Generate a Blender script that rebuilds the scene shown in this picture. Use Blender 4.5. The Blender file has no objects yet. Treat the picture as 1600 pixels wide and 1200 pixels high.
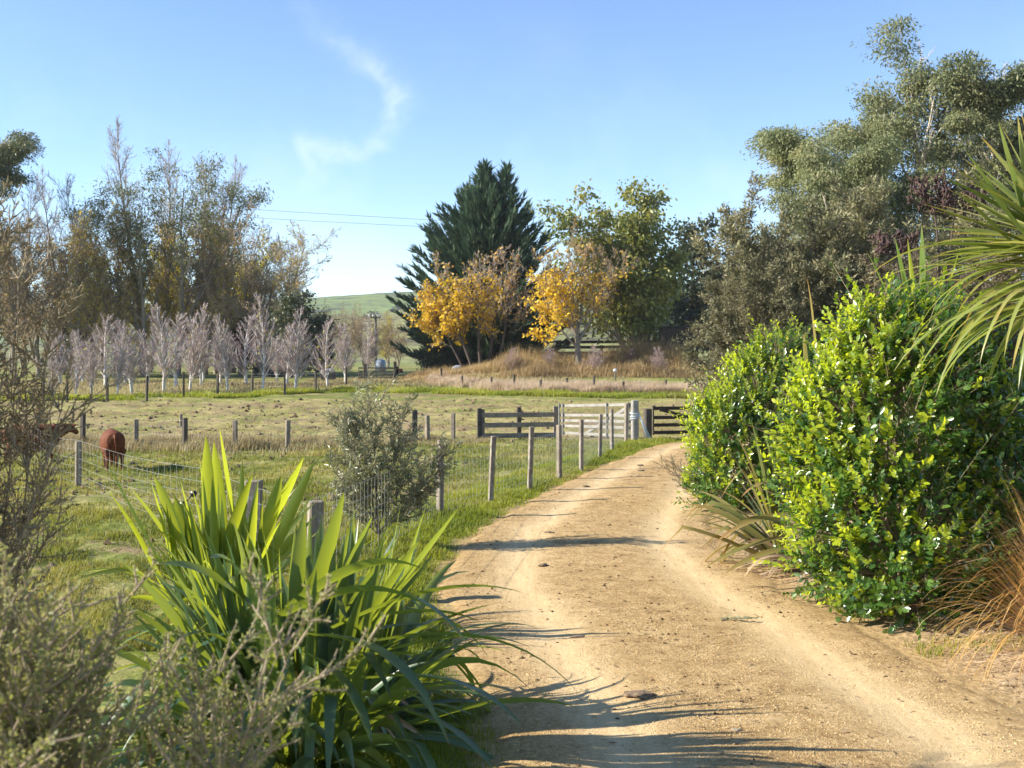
import bpy, math, random
import numpy as np
from mathutils import Vector, Matrix

SC = bpy.context.scene
COL = SC.collection
R = math.radians

# ------------------------------------------------------------------ camera
CAM_Z, FPX, HOR = 2.2, 1800.0, 570.0
cam = bpy.data.cameras.new('camera')
cam.sensor_width = 36.0
cam.lens = FPX / 1600 * 36.0
cam.shift_y = -(600 - HOR) / 1600
cam.clip_start, cam.clip_end = 0.1, 8000
cam.dof.use_dof = True
cam.dof.focus_distance = 13.5
cam.dof.aperture_fstop = 5.0
camo = bpy.data.objects.new('camera', cam)
camo.location = (0, 0, CAM_Z)
camo.rotation_euler = (R(90), 0, 0)
COL.objects.link(camo)
SC.camera = camo

# ------------------------------------------------------------------ light
SUN_EL, SUN_AZ = 29.0, 265.0        # compass angle of the sun measured from +Y clockwise (270 = straight left)
sd = Vector((math.sin(R(SUN_AZ)) * math.cos(R(SUN_EL)), math.cos(R(SUN_AZ)) * math.cos(R(SUN_EL)), math.sin(R(SUN_EL))))
sun = bpy.data.lights.new('sun', 'SUN')
sun.energy = 4.6
sun.angle = R(0.53)
sun.color = (1.0, 0.93, 0.80)
suno = bpy.data.objects.new('sun', sun)
suno.rotation_euler = sd.to_track_quat('Z', 'Y').to_euler()
COL.objects.link(suno)

SC.view_settings.view_transform = 'Standard'
SC.view_settings.look = 'None'
SC.view_settings.gamma = 1.0
SC.view_settings.exposure = 1.4
SC.render.engine = 'CYCLES'
SC.cycles.use_denoising = True
SC.cycles.max_bounces = 12
SC.cycles.transparent_max_bounces = 8
SC.cycles.diffuse_bounces = 9
SC.cycles.sample_clamp_indirect = 6.0


class Nodes:
    """tiny helper to chain shader nodes"""
    def __init__(s, nt):
        s.nt = nt
        nt.nodes.clear()

    def n(s, t, ins=None, **kw):
        nd = s.nt.nodes.new(t)
        for k, v in kw.items():
            setattr(nd, k, v)
        for k, v in (ins or {}).items():
            if hasattr(v, 'is_output'):
                s.nt.links.new(v, nd.inputs[k])
            else:
                nd.inputs[k].default_value = v
        return nd

    def m(s, op, a, b=0.0, c=None, clamp=False):
        ins = {0: a, 1: b}
        if c is not None:
            ins[2] = c
        nd = s.n('ShaderNodeMath', ins, operation=op)
        nd.use_clamp = clamp
        return nd.outputs[0]

    def noise(s, vec, scale, detail=3.0, rough=0.55, dist=0.0):
        ins = {'Scale': scale, 'Detail': detail, 'Roughness': rough, 'Distortion': dist}
        if vec is not None:
            ins['Vector'] = vec
        return s.n('ShaderNodeTexNoise', ins).outputs[0]

    def mix(s, fac, a, b, mode='MIX'):
        nd = s.n('ShaderNodeMix', None, data_type='RGBA', blend_type=mode)
        for i, v in ((0, fac), (6, a), (7, b)):
            if hasattr(v, 'is_output'):
                s.nt.links.new(v, nd.inputs[i])
            elif i == 0:
                nd.inputs[0].default_value = v
            else:
                nd.inputs[i].default_value = tuple(v) + (1,) if len(v) == 3 else v
        return nd.outputs[2]

    def ramp(s, fac, stops):
        nd = s.n('ShaderNodeValToRGB', {0: fac})
        cr = nd.color_ramp
        while len(cr.elements) < len(stops):
            cr.elements.new(0.5)
        for e, (p, c) in zip(cr.elements, stops):
            e.position = p
            e.color = tuple(c) + (1,) if len(c) == 3 else c
        return nd.outputs[0]

    def rng(s, v, a, b, c, d):
        return s.n('ShaderNodeMapRange', {0: v, 1: a, 2: b, 3: c, 4: d}).outputs[0]


# ------------------------------------------------------------------ world
world = bpy.data.worlds.new('World')
SC.world = world
world.use_nodes = True
W = Nodes(world.node_tree)
sky = W.n('ShaderNodeTexSky', sky_type='NISHITA', sun_disc=False, sun_elevation=R(SUN_EL), sun_rotation=R(SUN_AZ),
          air_density=0.8, dust_density=0.0, ozone_density=1.6, altitude=20)
tc = W.n('ShaderNodeTexCoord').outputs['Generated']
sep = W.n('ShaderNodeSeparateXYZ', {0: tc})
yy = W.m('MAXIMUM', sep.outputs[1], 0.02)
ca, cb = W.m('DIVIDE', sep.outputs[0], yy), W.m('DIVIDE', sep.outputs[2], yy)
vec = W.n('ShaderNodeCombineXYZ', {0: ca, 1: cb, 2: 0.0}).outputs[0]
nz = W.n('ShaderNodeTexNoise', {'Vector': vec, 'Scale': 16.0, 'Detail': 5.0, 'Roughness': 0.6}).outputs[1]
off = W.n('ShaderNodeVectorMath', {0: nz, 1: (0.5, 0.5, 0.5)}, operation='SUBTRACT').outputs[0]
off = W.n('ShaderNodeVectorMath', {0: off, 3: 0.045}, operation='SCALE').outputs[0]
wv = W.n('ShaderNodeVectorMath', {0: vec, 1: off}, operation='ADD').outputs[0]
WISP = [(470, 20, .07, 16), (535, 70, .2, 17), (595, 108, .30, 19), (634, 150, .38, 15), (606, 205, .38, 15), (555, 226, .26, 15),
        (475, 238, .40, 19), (492, 262, .28, 20), (455, 300, .12, 26)]
tot = None
for (x0, y0, s0, w0), (x1, y1, s1, w1) in zip(WISP[:-1], WISP[1:]):
    A = ((x0 - 800) / FPX, (HOR - y0) / FPX, 0)
    B = ((x1 - 800) / FPX, (HOR - y1) / FPX, 0)
    ab = (B[0] - A[0], B[1] - A[1], 0)
    l2 = ab[0] ** 2 + ab[1] ** 2
    pa = W.n('ShaderNodeVectorMath', {0: wv, 1: A}, operation='SUBTRACT').outputs[0]
    t = W.n('ShaderNodeVectorMath', {0: pa, 1: tuple(v / l2 for v in ab)}, operation='DOT_PRODUCT').outputs['Value']
    t = W.m('MULTIPLY', t, 1.0, clamp=True)
    q = W.n('ShaderNodeVectorMath', {0: ab}, operation='SCALE')
    W.nt.links.new(t, q.inputs[3])
    dd = W.n('ShaderNodeVectorMath', {0: pa, 1: q.outputs[0]}, operation='DISTANCE').outputs['Value']
    g = W.m('DIVIDE', dd, (w0 + w1) / 2 * 1.15 / FPX)
    g = W.m('EXPONENT', W.m('MULTIPLY', W.m('MULTIPLY', g, g), -1.0))
    g = W.m('MULTIPLY', g, W.m('MULTIPLY_ADD', t, s1 - s0, s0))
    tot = g if tot is None else W.m('MAXIMUM', tot, g)
st = W.noise(wv, 55.0, 4.0, 0.65)
tot = W.m('MULTIPLY', tot, W.rng(st, 0.3, 0.75, 0.35, 1.1))
veil = W.noise(wv, 5.0, 4.0, 0.6)
veil = W.m('MULTIPLY', W.rng(veil, 0.48, 0.8, 0.0, 0.35), W.rng(cb, 0.34, 0.05, 0.0, 1.0))
tot = W.m('MULTIPLY', W.m('MAXIMUM', tot, veil), W.m('GREATER_THAN', sep.outputs[1], 0.05), clamp=True)
skyb = W.n('ShaderNodeHueSaturation', {0: 0.505, 1: 1.12, 2: 0.95, 4: sky.outputs[0]}).outputs[0]
skyc = W.mix(tot, skyb, (4.6, 5.0, 5.5))
bg = W.n('ShaderNodeBackground', {0: skyc, 1: 0.105})
wo = W.n('ShaderNodeOutputWorld', {0: bg.outputs[0]})
world.cycles.sampling_method = 'MANUAL'
world.cycles.sample_map_resolution = 512

# ------------------------------------------------------------------ numpy helpers
def rs(seed):
    return np.random.RandomState(seed)

def vnoise(x, y, seed=0):
    x = np.asarray(x, float); y = np.asarray(y, float)
    xi, yi = np.floor(x).astype(np.int64), np.floor(y).astype(np.int64)
    fx, fy = x - xi, y - yi
    fx, fy = fx * fx * (3 - 2 * fx), fy * fy * (3 - 2 * fy)
    def h(a, b):
        n = (a * 374761393 + b * 668265263 + seed * 144665) & 0xffffffff
        n = ((n ^ (n >> 13)) * 1274126177) & 0xffffffff
        return ((n ^ (n >> 16)) & 0xffff) / 65535.0
    return (h(xi, yi) * (1 - fx) + h(xi + 1, yi) * fx) * (1 - fy) + (h(xi, yi + 1) * (1 - fx) + h(xi + 1, yi + 1) * fx) * fy

def fbm(x, y, oct=3, seed=0):
    s = 0.0; a = 0.5
    for i in range(oct):
        s = s + a * (vnoise(x * 2 ** i, y * 2 ** i, seed + i) - 0.5)
        a *= 0.55
    return s

def unit(v):
    return v / np.maximum(np.linalg.norm(v, axis=-1, keepdims=True), 1e-9)

def sstep(a, b, x):
    t = np.clip((np.asarray(x, float) - a) / (b - a), 0, 1)
    return t * t * (3 - 2 * t)


class MB:
    """mesh builder: stacks vertex / face arrays and links them as ONE mesh object"""
    def __init__(s):
        s.v, s.f, s.a, s.n = [], [], [], 0

    def add(s, V, F, a=None):
        V = np.asarray(V, float).reshape(-1, 3)
        F = np.asarray(F, np.int64)
        s.v.append(V)
        s.a.append(np.zeros(len(V)) if a is None else np.broadcast_to(np.asarray(a, float), (len(V),)))
        s.f.append(F + s.n)
        s.n += len(V)
        return s

    def mesh(s, name, mat, off=(0, 0, 0), smooth=True, uv=None):
        me = bpy.data.meshes.new(name)
        V = np.concatenate(s.v) - np.asarray(off, float)
        me.vertices.add(len(V))
        me.vertices.foreach_set('co', V.astype(np.float32).ravel())
        li = np.concatenate([f.ravel() for f in s.f])
        tot_ = np.concatenate([np.full(len(f), f.shape[1], np.int64) for f in s.f])
        me.loops.add(len(li))
        me.loops.foreach_set('vertex_index', li.astype(np.int32))
        me.polygons.add(len(tot_))
        me.polygons.foreach_set('loop_start', (np.cumsum(tot_) - tot_).astype(np.int32))
        me.polygons.foreach_set('loop_total', tot_.astype(np.int32))
        me.polygons.foreach_set('use_smooth', np.full(len(tot_), smooth, bool))
        at = me.attributes.new('a', 'FLOAT', 'POINT')
        at.data.foreach_set('value', np.concatenate(s.a).astype(np.float32))
        me.update(calc_edges=True)
        me.validate()
        if mat:
            me.materials.append(mat)
        return me

    def build(s, name, mat, parent=None, smooth=True, world=False):
        """world=True: vertices are in world space, the parent's location is taken off"""
        off = tuple(parent.location) if (parent and world) else (0, 0, 0)
        o = bpy.data.objects.new(name, s.mesh(name, mat, off, smooth))
        COL.objects.link(o)
        if parent:
            o.parent = parent
        return o


def tag(o, label=None, cat=None, group=None, kind=None):
    for k, v in (('label', label), ('category', cat), ('group', group), ('kind', kind)):
        if v:
            o[k] = v
    return o

def thing(name, label, cat, loc=(0, 0, 0), rz=0.0, group=None):
    o = bpy.data.objects.new(name, None)
    o.empty_display_size = 0.2
    o.location = loc
    o.rotation_euler = (0, 0, rz)
    COL.objects.link(o)
    return tag(o, label, cat, group)

def dup(root, loc, rz=0.0, sc=1.0, label=None):
    r = root.copy(); COL.objects.link(r)
    r.location = loc; r.rotation_euler = (0, 0, rz)
    r.scale = sc if isinstance(sc, tuple) else (sc, sc, sc)
    if label:
        r['label'] = label
    for ch in list(root.children):
        c = ch.copy(); COL.objects.link(c); c.parent = r
        for g in list(ch.children):
            d = g.copy(); COL.objects.link(d); d.parent = c
    return r

def box_arr(c, sx, sy, sz, rz=0.0, tilt=None):
    """a box with slightly rounded (chamfered) vertical outline; c is the centre of its base"""
    e = min(sx, sy) * 0.12
    pr = [(-sx / 2 + e, -sy / 2), (sx / 2 - e, -sy / 2), (sx / 2, -sy / 2 + e), (sx / 2, sy / 2 - e), (sx / 2 - e, sy / 2), (-sx / 2 + e, sy / 2), (-sx / 2, sy / 2 - e), (-sx / 2, -sy / 2 + e)]
    V = [(x, y, 0) for x, y in pr] + [(x, y, sz - e * .5) for x, y in pr] + [(x * .86, y * .86, sz) for x, y in pr]
    F4 = []
    for k in range(2):
        for i in range(8):
            j = (i + 1) % 8
            F4.append((k * 8 + i, k * 8 + j, k * 8 + 8 + j, k * 8 + 8 + i))
    V = np.array(V)
    if tilt:
        V[:, 0] += V[:, 2] * tilt[0]; V[:, 1] += V[:, 2] * tilt[1]
    cz, sz_ = math.cos(rz), math.sin(rz)
    X = V[:, 0] * cz - V[:, 1] * sz_; Y = V[:, 0] * sz_ + V[:, 1] * cz
    V[:, 0], V[:, 1] = X, Y
    return V + np.array(c), np.array(F4), np.array([[23, 22, 21, 20, 19, 18, 17, 16][::-1]])

def add_post(mb, c, sx, sy, h, rz=0.0, tilt=None):
    V, F, T = box_arr(c, sx, sy, h, rz, tilt)
    n = mb.n
    mb.add(V, F)
    mb.f.append(T + n)
    return mb

def add_beam(mb, p, q, w, h):
    """a board from p to q: h high (roughly z), w thick"""
    p, q = np.array(p, float), np.array(q, float)
    d = unit(q - p)
    up = np.array([0, 0, 1.0])
    if abs(d[2]) > 0.98:
        up = np.array([0, 1.0, 0])
    s = unit(np.cross(d, up)); u = np.cross(s, d)
    V, e = [], min(w, h) * 0.15
    prof = [(-w / 2 + e, -h / 2), (w / 2 - e, -h / 2), (w / 2, -h / 2 + e), (w / 2, h / 2 - e), (w / 2 - e, h / 2), (-w / 2 + e, h / 2), (-w / 2, h / 2 - e), (-w / 2, -h / 2 + e)]
    for b in (p, q):
        for a, c in prof:
            V.append(b + s * a + u * c)
    F = [(i, (i + 1) % 8, 8 + (i + 1) % 8, 8 + i) for i in range(8)]
    n = mb.n
    mb.add(V, np.array(F))
    mb.f.append(np.array([list(range(8))[::-1], list(range(8, 16))]) + n)
    return mb

def add_segs(mb, P0, P1, R0, R1, sides=4, a=0.0):
    """straight tapered tubes, all at once"""
    P0, P1 = np.asarray(P0, float), np.asarray(P1, float)
    N = len(P0)
    R0, R1 = np.broadcast_to(np.asarray(R0, float), (N,)), np.broadcast_to(np.asarray(R1, float), (N,))
    d = unit(P1 - P0)
    ref = np.where(np.abs(d[:, 2:3]) > 0.9, np.array([[1.0, 0, 0]]), np.array([[0, 0, 1.0]]))
    s = unit(np.cross(d, ref)); u = np.cross(s, d)
    an = np.arange(sides) / sides * 2 * math.pi
    ring = s[:, None, :] * np.cos(an)[None, :, None] + u[:, None, :] * np.sin(an)[None, :, None]
    V = np.concatenate([P0[:, None] + ring * R0[:, None, None], P1[:, None] + ring * R1[:, None, None]], 1).reshape(-1, 3)
    k = np.arange(sides); k2 = (k + 1) % sides
    f = np.stack([k, k2, k2 + sides, k + sides], 1)
    F = (f[None] + (np.arange(N) * 2 * sides)[:, None, None]).reshape(-1, 4)
    mb.add(V, F, np.repeat(np.broadcast_to(a, (N,)), 2 * sides))
    return mb

def add_tube(mb, pts, rad, sides=8, cap=True):
    """one continuous tapered tube along a polyline"""
    P = np.array(pts, float); n = len(P)
    rad = np.broadcast_to(np.asarray(rad, float), (n,))
    d = unit(np.gradient(P, axis=0))
    s = unit(np.cross(d[0], [0.13, 0.97, 0.2])); V = []
    an = np.arange(sides) / sides * 2 * math.pi
    for i in range(n):
        s = unit(s - d[i] * np.dot(s, d[i])); u = np.cross(d[i], s)
        V.append(P[i] + rad[i] * (np.cos(an)[:, None] * s + np.sin(an)[:, None] * u))
    F = []
    for i in range(n - 1):
        for k in range(sides):
            F.append((i * sides + k, i * sides + (k + 1) % sides, (i + 1) * sides + (k + 1) % sides, (i + 1) * sides + k))
    nn = mb.n
    mb.add(np.concatenate(V), np.array(F))
    if cap:
        mb.f.append(np.array([list(range(sides))[::-1], list(range((n - 1) * sides, n * sides))]) + nn)
    return mb

# leaf templates: length along +Y (0..1), width along X, normal +Z
LEAF_R = (np.array([(0, 0, 0), (-.5, .42, .12), (0, 1, 0), (.5, .42, .12)]), np.array([(0, 2, 1), (0, 3, 2)]))
LEAF_O = (np.array([(0, 0, 0), (-.36, .22, .08), (-.5, .55, .10), (-.28, .86, .04), (0, 1, -.05), (.28, .86, .04), (.5, .55, .10), (.36, .22, .08), (0, .55, 0)]),
          np.array([(0, 8, 1), (1, 8, 2), (2, 8, 3), (3, 8, 4), (4, 8, 5), (5, 8, 6), (6, 8, 7), (7, 8, 0)])[:, ::-1])
LEAF_M = (np.array([(0, 0, 0), (-.3, .2, .03), (-.55, .35, .1), (-.22, .5, .02), (-.3, .8, .08), (0, 1, 0), (.3, .8, .08), (.22, .5, .02), (.55, .35, .1), (.3, .2, .03)]),
          np.array([(0, 2, 1), (0, 3, 2), (0, 5, 3), (3, 5, 4), (0, 9, 8), (0, 8, 7), (0, 7, 5), (7, 6, 5)]))

def add_leaves(mb, tmpl, pos, ydir, zhint, L, Wd, a=0.0):
    N = len(pos)
    y = unit(ydir)
    x = unit(np.cross(y, zhint)); z = np.cross(x, y)
    L = np.broadcast_to(np.asarray(L, float), (N,)); Wd = np.broadcast_to(np.asarray(Wd, float), (N,))
    T, F = tmpl
    V = pos[:, None] + x[:, None] * (T[None, :, 0:1] * Wd[:, None, None]) + y[:, None] * (T[None, :, 1:2] * L[:, None, None]) + z[:, None] * (T[None, :, 2:3] * Wd[:, None, None])
    K = len(T)
    FF = (F[None] + (np.arange(N) * K)[:, None, None]).reshape(-1, F.shape[1])
    mb.add(V.reshape(-1, 3), FF, np.repeat(np.broadcast_to(a, (N,)), K))
    return mb

def rvec(g, n):
    return unit(g.normal(size=(n, 3)))

def add_blades(mb, base, d0, L, Wd, droop, S=8, fold=0.25, twist=None, kink=None, prof=None, a=None):
    """sword leaves: curved folded strips that bend under their own weight"""
    N = len(base)
    L, Wd, droop = (np.broadcast_to(np.asarray(q, float), (N,)) for q in (L, Wd, droop))
    p = np.array(base, float); d = unit(np.array(d0, float))
    side = unit(np.cross(d, np.array([[0.02, 0.01, 1.0]])))
    if twist is not None:
        n0 = np.cross(side, d)
        side = side * np.cos(twist)[:, None] + n0 * np.sin(twist)[:, None]
    V, A = [], []
    for i in range(S + 1):
        t = i / S
        w = (np.interp(t, [0, .12, .45, .75, .92, 1], [.62, .72, 1, .78, .34, .02]) if prof is None else np.interp(t, *prof)) * Wd * 0.5
        sd_ = unit(side - d * np.sum(side * d, 1, keepdims=True))
        nn = np.cross(sd_, d)
        V.append(np.stack([p - sd_ * w[:, None], p - nn * (fold * w)[:, None], p + sd_ * w[:, None]], 1))
        A.append(np.full((N, 3), t))
        if i < S:
            k = (t + 0.5 / S)
            bend = droop * (0.35 + 1.9 * k * k) / S
            if kink is not None:
                bend = bend + np.where(np.abs(k - kink[:, 0]) < 0.5 / S + 1e-6, kink[:, 1], 0)
            d = unit(d - np.array([[0, 0, 1.0]]) * bend[:, None])
            p = p + d * (L / S)[:, None]
    V = np.stack(V, 1).reshape(-1, 3)
    A = np.stack(A, 1).reshape(-1)
    f = []
    for i in range(S):
        b = i * 3
        f += [(b, b + 1, b + 4, b + 3), (b + 1, b + 2, b + 5, b + 4)]
    f = np.array(f)
    F = (f[None] + (np.arange(N) * (S + 1) * 3)[:, None, None]).reshape(-1, 4)
    mb.add(V, F, A if a is None else np.repeat(a, (S + 1) * 3))
    return mb

def add_grass(mb, base, lean, L, Wd, a=0.0):
    """thin bent blades, three triangles each"""
    N = len(base)
    L = np.broadcast_to(np.asarray(L, float), (N,))[:, None]; Wd = np.broadcast_to(np.asarray(Wd, float), (N,))[:, None]
    up = np.array([[0, 0, 1.0]])
    l = np.concatenate([lean, np.zeros((N, 1))], 1)
    sd_ = unit(np.stack([-lean[:, 1] + 1e-4, lean[:, 0], np.zeros(N)], 1))
    mid = base + L * (0.55 * up + 0.22 * l)
    tip = base + L * (unit(up * 1.0 + l * 1.2) * 0.98)
    V = np.stack([base - sd_ * Wd * .5, base + sd_ * Wd * .5, mid - sd_ * Wd * .4, mid + sd_ * Wd * .4, tip], 1).reshape(-1, 3)
    f = np.array([(0, 1, 3), (0, 3, 2), (2, 3, 4)])
    F = (f[None] + (np.arange(N) * 5)[:, None, None]).reshape(-1, 3)
    mb.add(V, F, np.repeat(np.broadcast_to(a, (N,)), 5))
    return mb

# ------------------------------------------------------------------ materials
def new_mat(name):
    m = bpy.data.materials.new(name)
    m.use_nodes = True
    n = Nodes(m.node_tree)
    return m, n

def leaf_mat(name, cols, trans=0.4, rough=0.45, spec=0.4, tcol=None, scale=0.6, var=0.5, tip=None):
    """cols: list of colours spread over the separate leaves; tip: (start, colour) of dry leaf tips along attribute a"""
    m, n = new_mat(name)
    geo = n.n('ShaderNodeNewGeometry')
    oi = n.n('ShaderNodeObjectInfo')
    r = geo.outputs['Random Per Island']
    nzz = n.noise(n.n('ShaderNodeTexCoord').outputs['Object'], scale, 2.0)
    f = n.m('ADD', n.m('MULTIPLY', r, 1.0 - var), n.m('MULTIPLY', n.rng(nzz, 0.3, 0.7, 0, 1), var), clamp=True)
    c = n.ramp(f, [(i / max(1, len(cols) - 1), col) for i, col in enumerate(cols)])
    hv = n.n('ShaderNodeHueSaturation', {0: 0.5, 1: 1.0, 2: n.rng(oi.outputs['Random'], 0, 1, 0.82, 1.18), 4: c}).outputs[0]
    if tip:
        at = n.n('ShaderNodeAttribute', attribute_name='a').outputs['Fac']
        fac = n.m('MULTIPLY', n.rng(at, tip[0], 1.0, 0, 1), n.rng(r, 0.3, 0.9, 0.0, 1.0))
        hv = n.mix(fac, hv, tip[1])
    p = n.n('ShaderNodeBsdfPrincipled', {'Base Color': hv, 'Roughness': rough, 'Specular IOR Level': spec})
    sh = p.outputs[0]
    if trans > 0:
        if tcol is None:
            tc_ = n.n('ShaderNodeHueSaturation', {0: 0.485, 1: 1.15, 2: 1.5, 4: hv}).outputs[0]
        else:
            tc_ = n.mix(0.6, hv, tcol)
        t = n.n('ShaderNodeBsdfTranslucent', {'Color': tc_})
        sh = n.n('ShaderNodeMixShader', {0: trans, 1: sh, 2: t.outputs[0]}).outputs[0]
    n.n('ShaderNodeOutputMaterial', {0: sh})
    return m

def bark_mat(name, c0, c1, scale=6.0, stretch=0.25, rough=0.9, bump=0.4):
    m, n = new_mat(name)
    tcd = n.n('ShaderNodeTexCoord').outputs['Object']
    mp = n.n('ShaderNodeMapping', {'Vector': tcd, 'Scale': (1, 1, stretch)}).outputs[0]
    f = n.noise(mp, scale, 4.0, 0.65)
    g = n.noise(tcd, scale * 0.2, 2.0)
    f2 = n.m('MULTIPLY_ADD', g, 0.6, n.m('MULTIPLY', f, 0.7))
    c = n.ramp(f2, [(0.38, c0), (0.82, c1)])
    b = n.n('ShaderNodeBump', {'Strength': bump, 'Distance': 0.02, 'Height': f})
    p = n.n('ShaderNodeBsdfPrincipled', {'Base Color': c, 'Roughness': rough, 'Specular IOR Level': 0.2, 'Normal': b.outputs[0]})
    n.n('ShaderNodeOutputMaterial', {0: p.outputs[0]})
    return m

def wood_mat(name, c0, c1, lichen=0.0, bands=(40, 40, 4)):
    """weathered timber: long grain, cracks, stains and some pale lichen"""
    m, n = new_mat(name)
    tcd = n.n('ShaderNodeTexCoord').outputs['Object']
    mp = n.n('ShaderNodeMapping', {'Vector': tcd, 'Scale': bands}).outputs[0]
    f = n.noise(mp, 1.0, 4.0, 0.7)
    g = n.noise(tcd, 3.0, 3.0)
    c = n.ramp(n.m('MULTIPLY_ADD', g, 0.5, n.m('MULTIPLY', f, 0.7)), [(0.36, c0), (0.85, c1)])
    if lichen:
        l = n.rng(n.noise(tcd, 9.0, 4.0, 0.7), 0.62 - lichen * .2, 0.72, 0, 1)
        c = n.mix(n.m('MULTIPLY', l, 0.8), c, (0.42, 0.43, 0.36))
    b = n.n('ShaderNodeBump', {'Strength': 0.5, 'Distance': 0.01, 'Height': f})
    p = n.n('ShaderNodeBsdfPrincipled', {'Base Color': c, 'Roughness': 0.85, 'Specular IOR Level': 0.25, 'Normal': b.outputs[0]})
    n.n('ShaderNodeOutputMaterial', {0: p.outputs[0]})
    return m

def plain_mat(name, col, rough=0.6, metal=0.0, var=0.25, scale=8.0):
    m, n = new_mat(name)
    f = n.noise(n.n('ShaderNodeTexCoord').outputs['Object'], scale, 4.0)
    c = n.mix(n.rng(f, 0.3, 0.7, 0, 1), tuple(v * (1 - var) for v in col), tuple(min(1, v * (1 + var)) for v in col))
    p = n.n('ShaderNodeBsdfPrincipled', {'Base Color': c, 'Roughness': rough, 'Metallic': metal})
    n.n('ShaderNodeOutputMaterial', {0: p.outputs[0]})
    return m

# ------------------------------------------------------------------ terrain
ROAD = np.array([(1.7, -14), (1.7, 3), (1.6, 6.3), (1.25, 9.2), (0.9, 12), (1.0, 14.5), (1.5, 17.2), (2.6, 22), (3.75, 26), (4.95, 30.0), (5.9, 32.4), (7.3, 34.1), (9.8, 35.2), (14, 35.7), (24, 36)], float)
def resample(P, step):
    t = np.r_[0, np.cumsum(np.linalg.norm(np.diff(P, axis=0), axis=1))]
    q = np.linspace(0, t[-1], int(t[-1] / step))
    X = np.stack([np.interp(q, t, P[:, k]) for k in range(2)], 1)
    for _ in range(int(2.0 / step)):
        X[1:-1] = (X[:-2] + X[1:-1] * 2 + X[2:]) / 4
    return X
RC = resample(ROAD, 0.25)
def road_w(s):
    y = s
    return np.interp(y, [0, 8, 12, 17, 30], [1.72, 1.68, 1.62, 1.5, 1.38])

def road_dist(x, y):
    """signed distance to the road's edge (negative on the road), chunked"""
    x = np.asarray(x, float).ravel(); y = np.asarray(y, float).ravel()
    out = np.full(len(x), 99.0)
    idx = np.where((y < 45) & (np.abs(x) < 40))[0]
    for c in range(0, len(idx), 20000):
        ii = idx[c:c + 20000]
        d2 = (x[ii, None] - RC[None, :, 0]) ** 2 + (y[ii, None] - RC[None, :, 1]) ** 2
        k = d2.argmin(1)
        out[ii] = np.sqrt(d2[np.arange(len(ii)), k]) - road_w(RC[k, 1])
    return out

def Hbase(x, y):
    x = np.asarray(x, float); y = np.asarray(y, float)
    z = np.interp(y, [-30, 30, 33, 36.5, 42, 48, 55, 62, 72, 100, 140, 250, 500, 3000], [0, 0, -.02, -.16, -.14, .06, .3, .45, .68, 1.2, 1.7, 2.6, 3, 3])
    z = z + 1.05 * np.exp(-((y - 91) / 8.0) ** 2) * sstep(-9, 2, x) * (1 - sstep(24, 40, x))
    return z

def H(x, y):
    x = np.asarray(x, float); y = np.asarray(y, float)
    sh = x.shape
    x = x.ravel(); y = y.ravel()
    z = Hbase(x, y)
    rd = road_dist(x, y)
    off = sstep(0.05, 0.9, rd)
    padd = sstep(10, 14, y) * sstep(-.2, -2.5, x - np.interp(y, [0, 10, 16, 22, 33], [-2, -1.9, -1.1, .9, 3.4])) * (1 - sstep(60, 70, y))
    b = fbm(x * 0.5, y * 0.5, 3, 5) * 0.16 + fbm(x * 1.7, y * 1.7, 3, 9) * (0.025 + 0.16 * padd)
    z = z + off * (b + 0.05)
    # road: gentle crown, ruts; the sheet below it is sunk
    return z.reshape(sh)

def Hroad(x, y):
    return Hbase(x, y) + 0.01

def gp(px, py):
    """where the ray through a photo pixel meets the ground"""
    lo = 3.0
    d = 3.0
    while d < 400:
        z = CAM_Z - (py - HOR) / FPX * d
        if z < float(Hbase((px - 800) / FPX * d, d)):
            break
        d *= 1.004
    x = (px - 800) / FPX * d
    return (x, d, float(H(np.array([x]), np.array([d]))[0]))

def at(px, py, d):
    return np.array([(px - 800) / FPX * d, d, CAM_Z - (py - HOR) / FPX * d])

def atx(px, d):
    return (px - 800) / FPX * d

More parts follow.
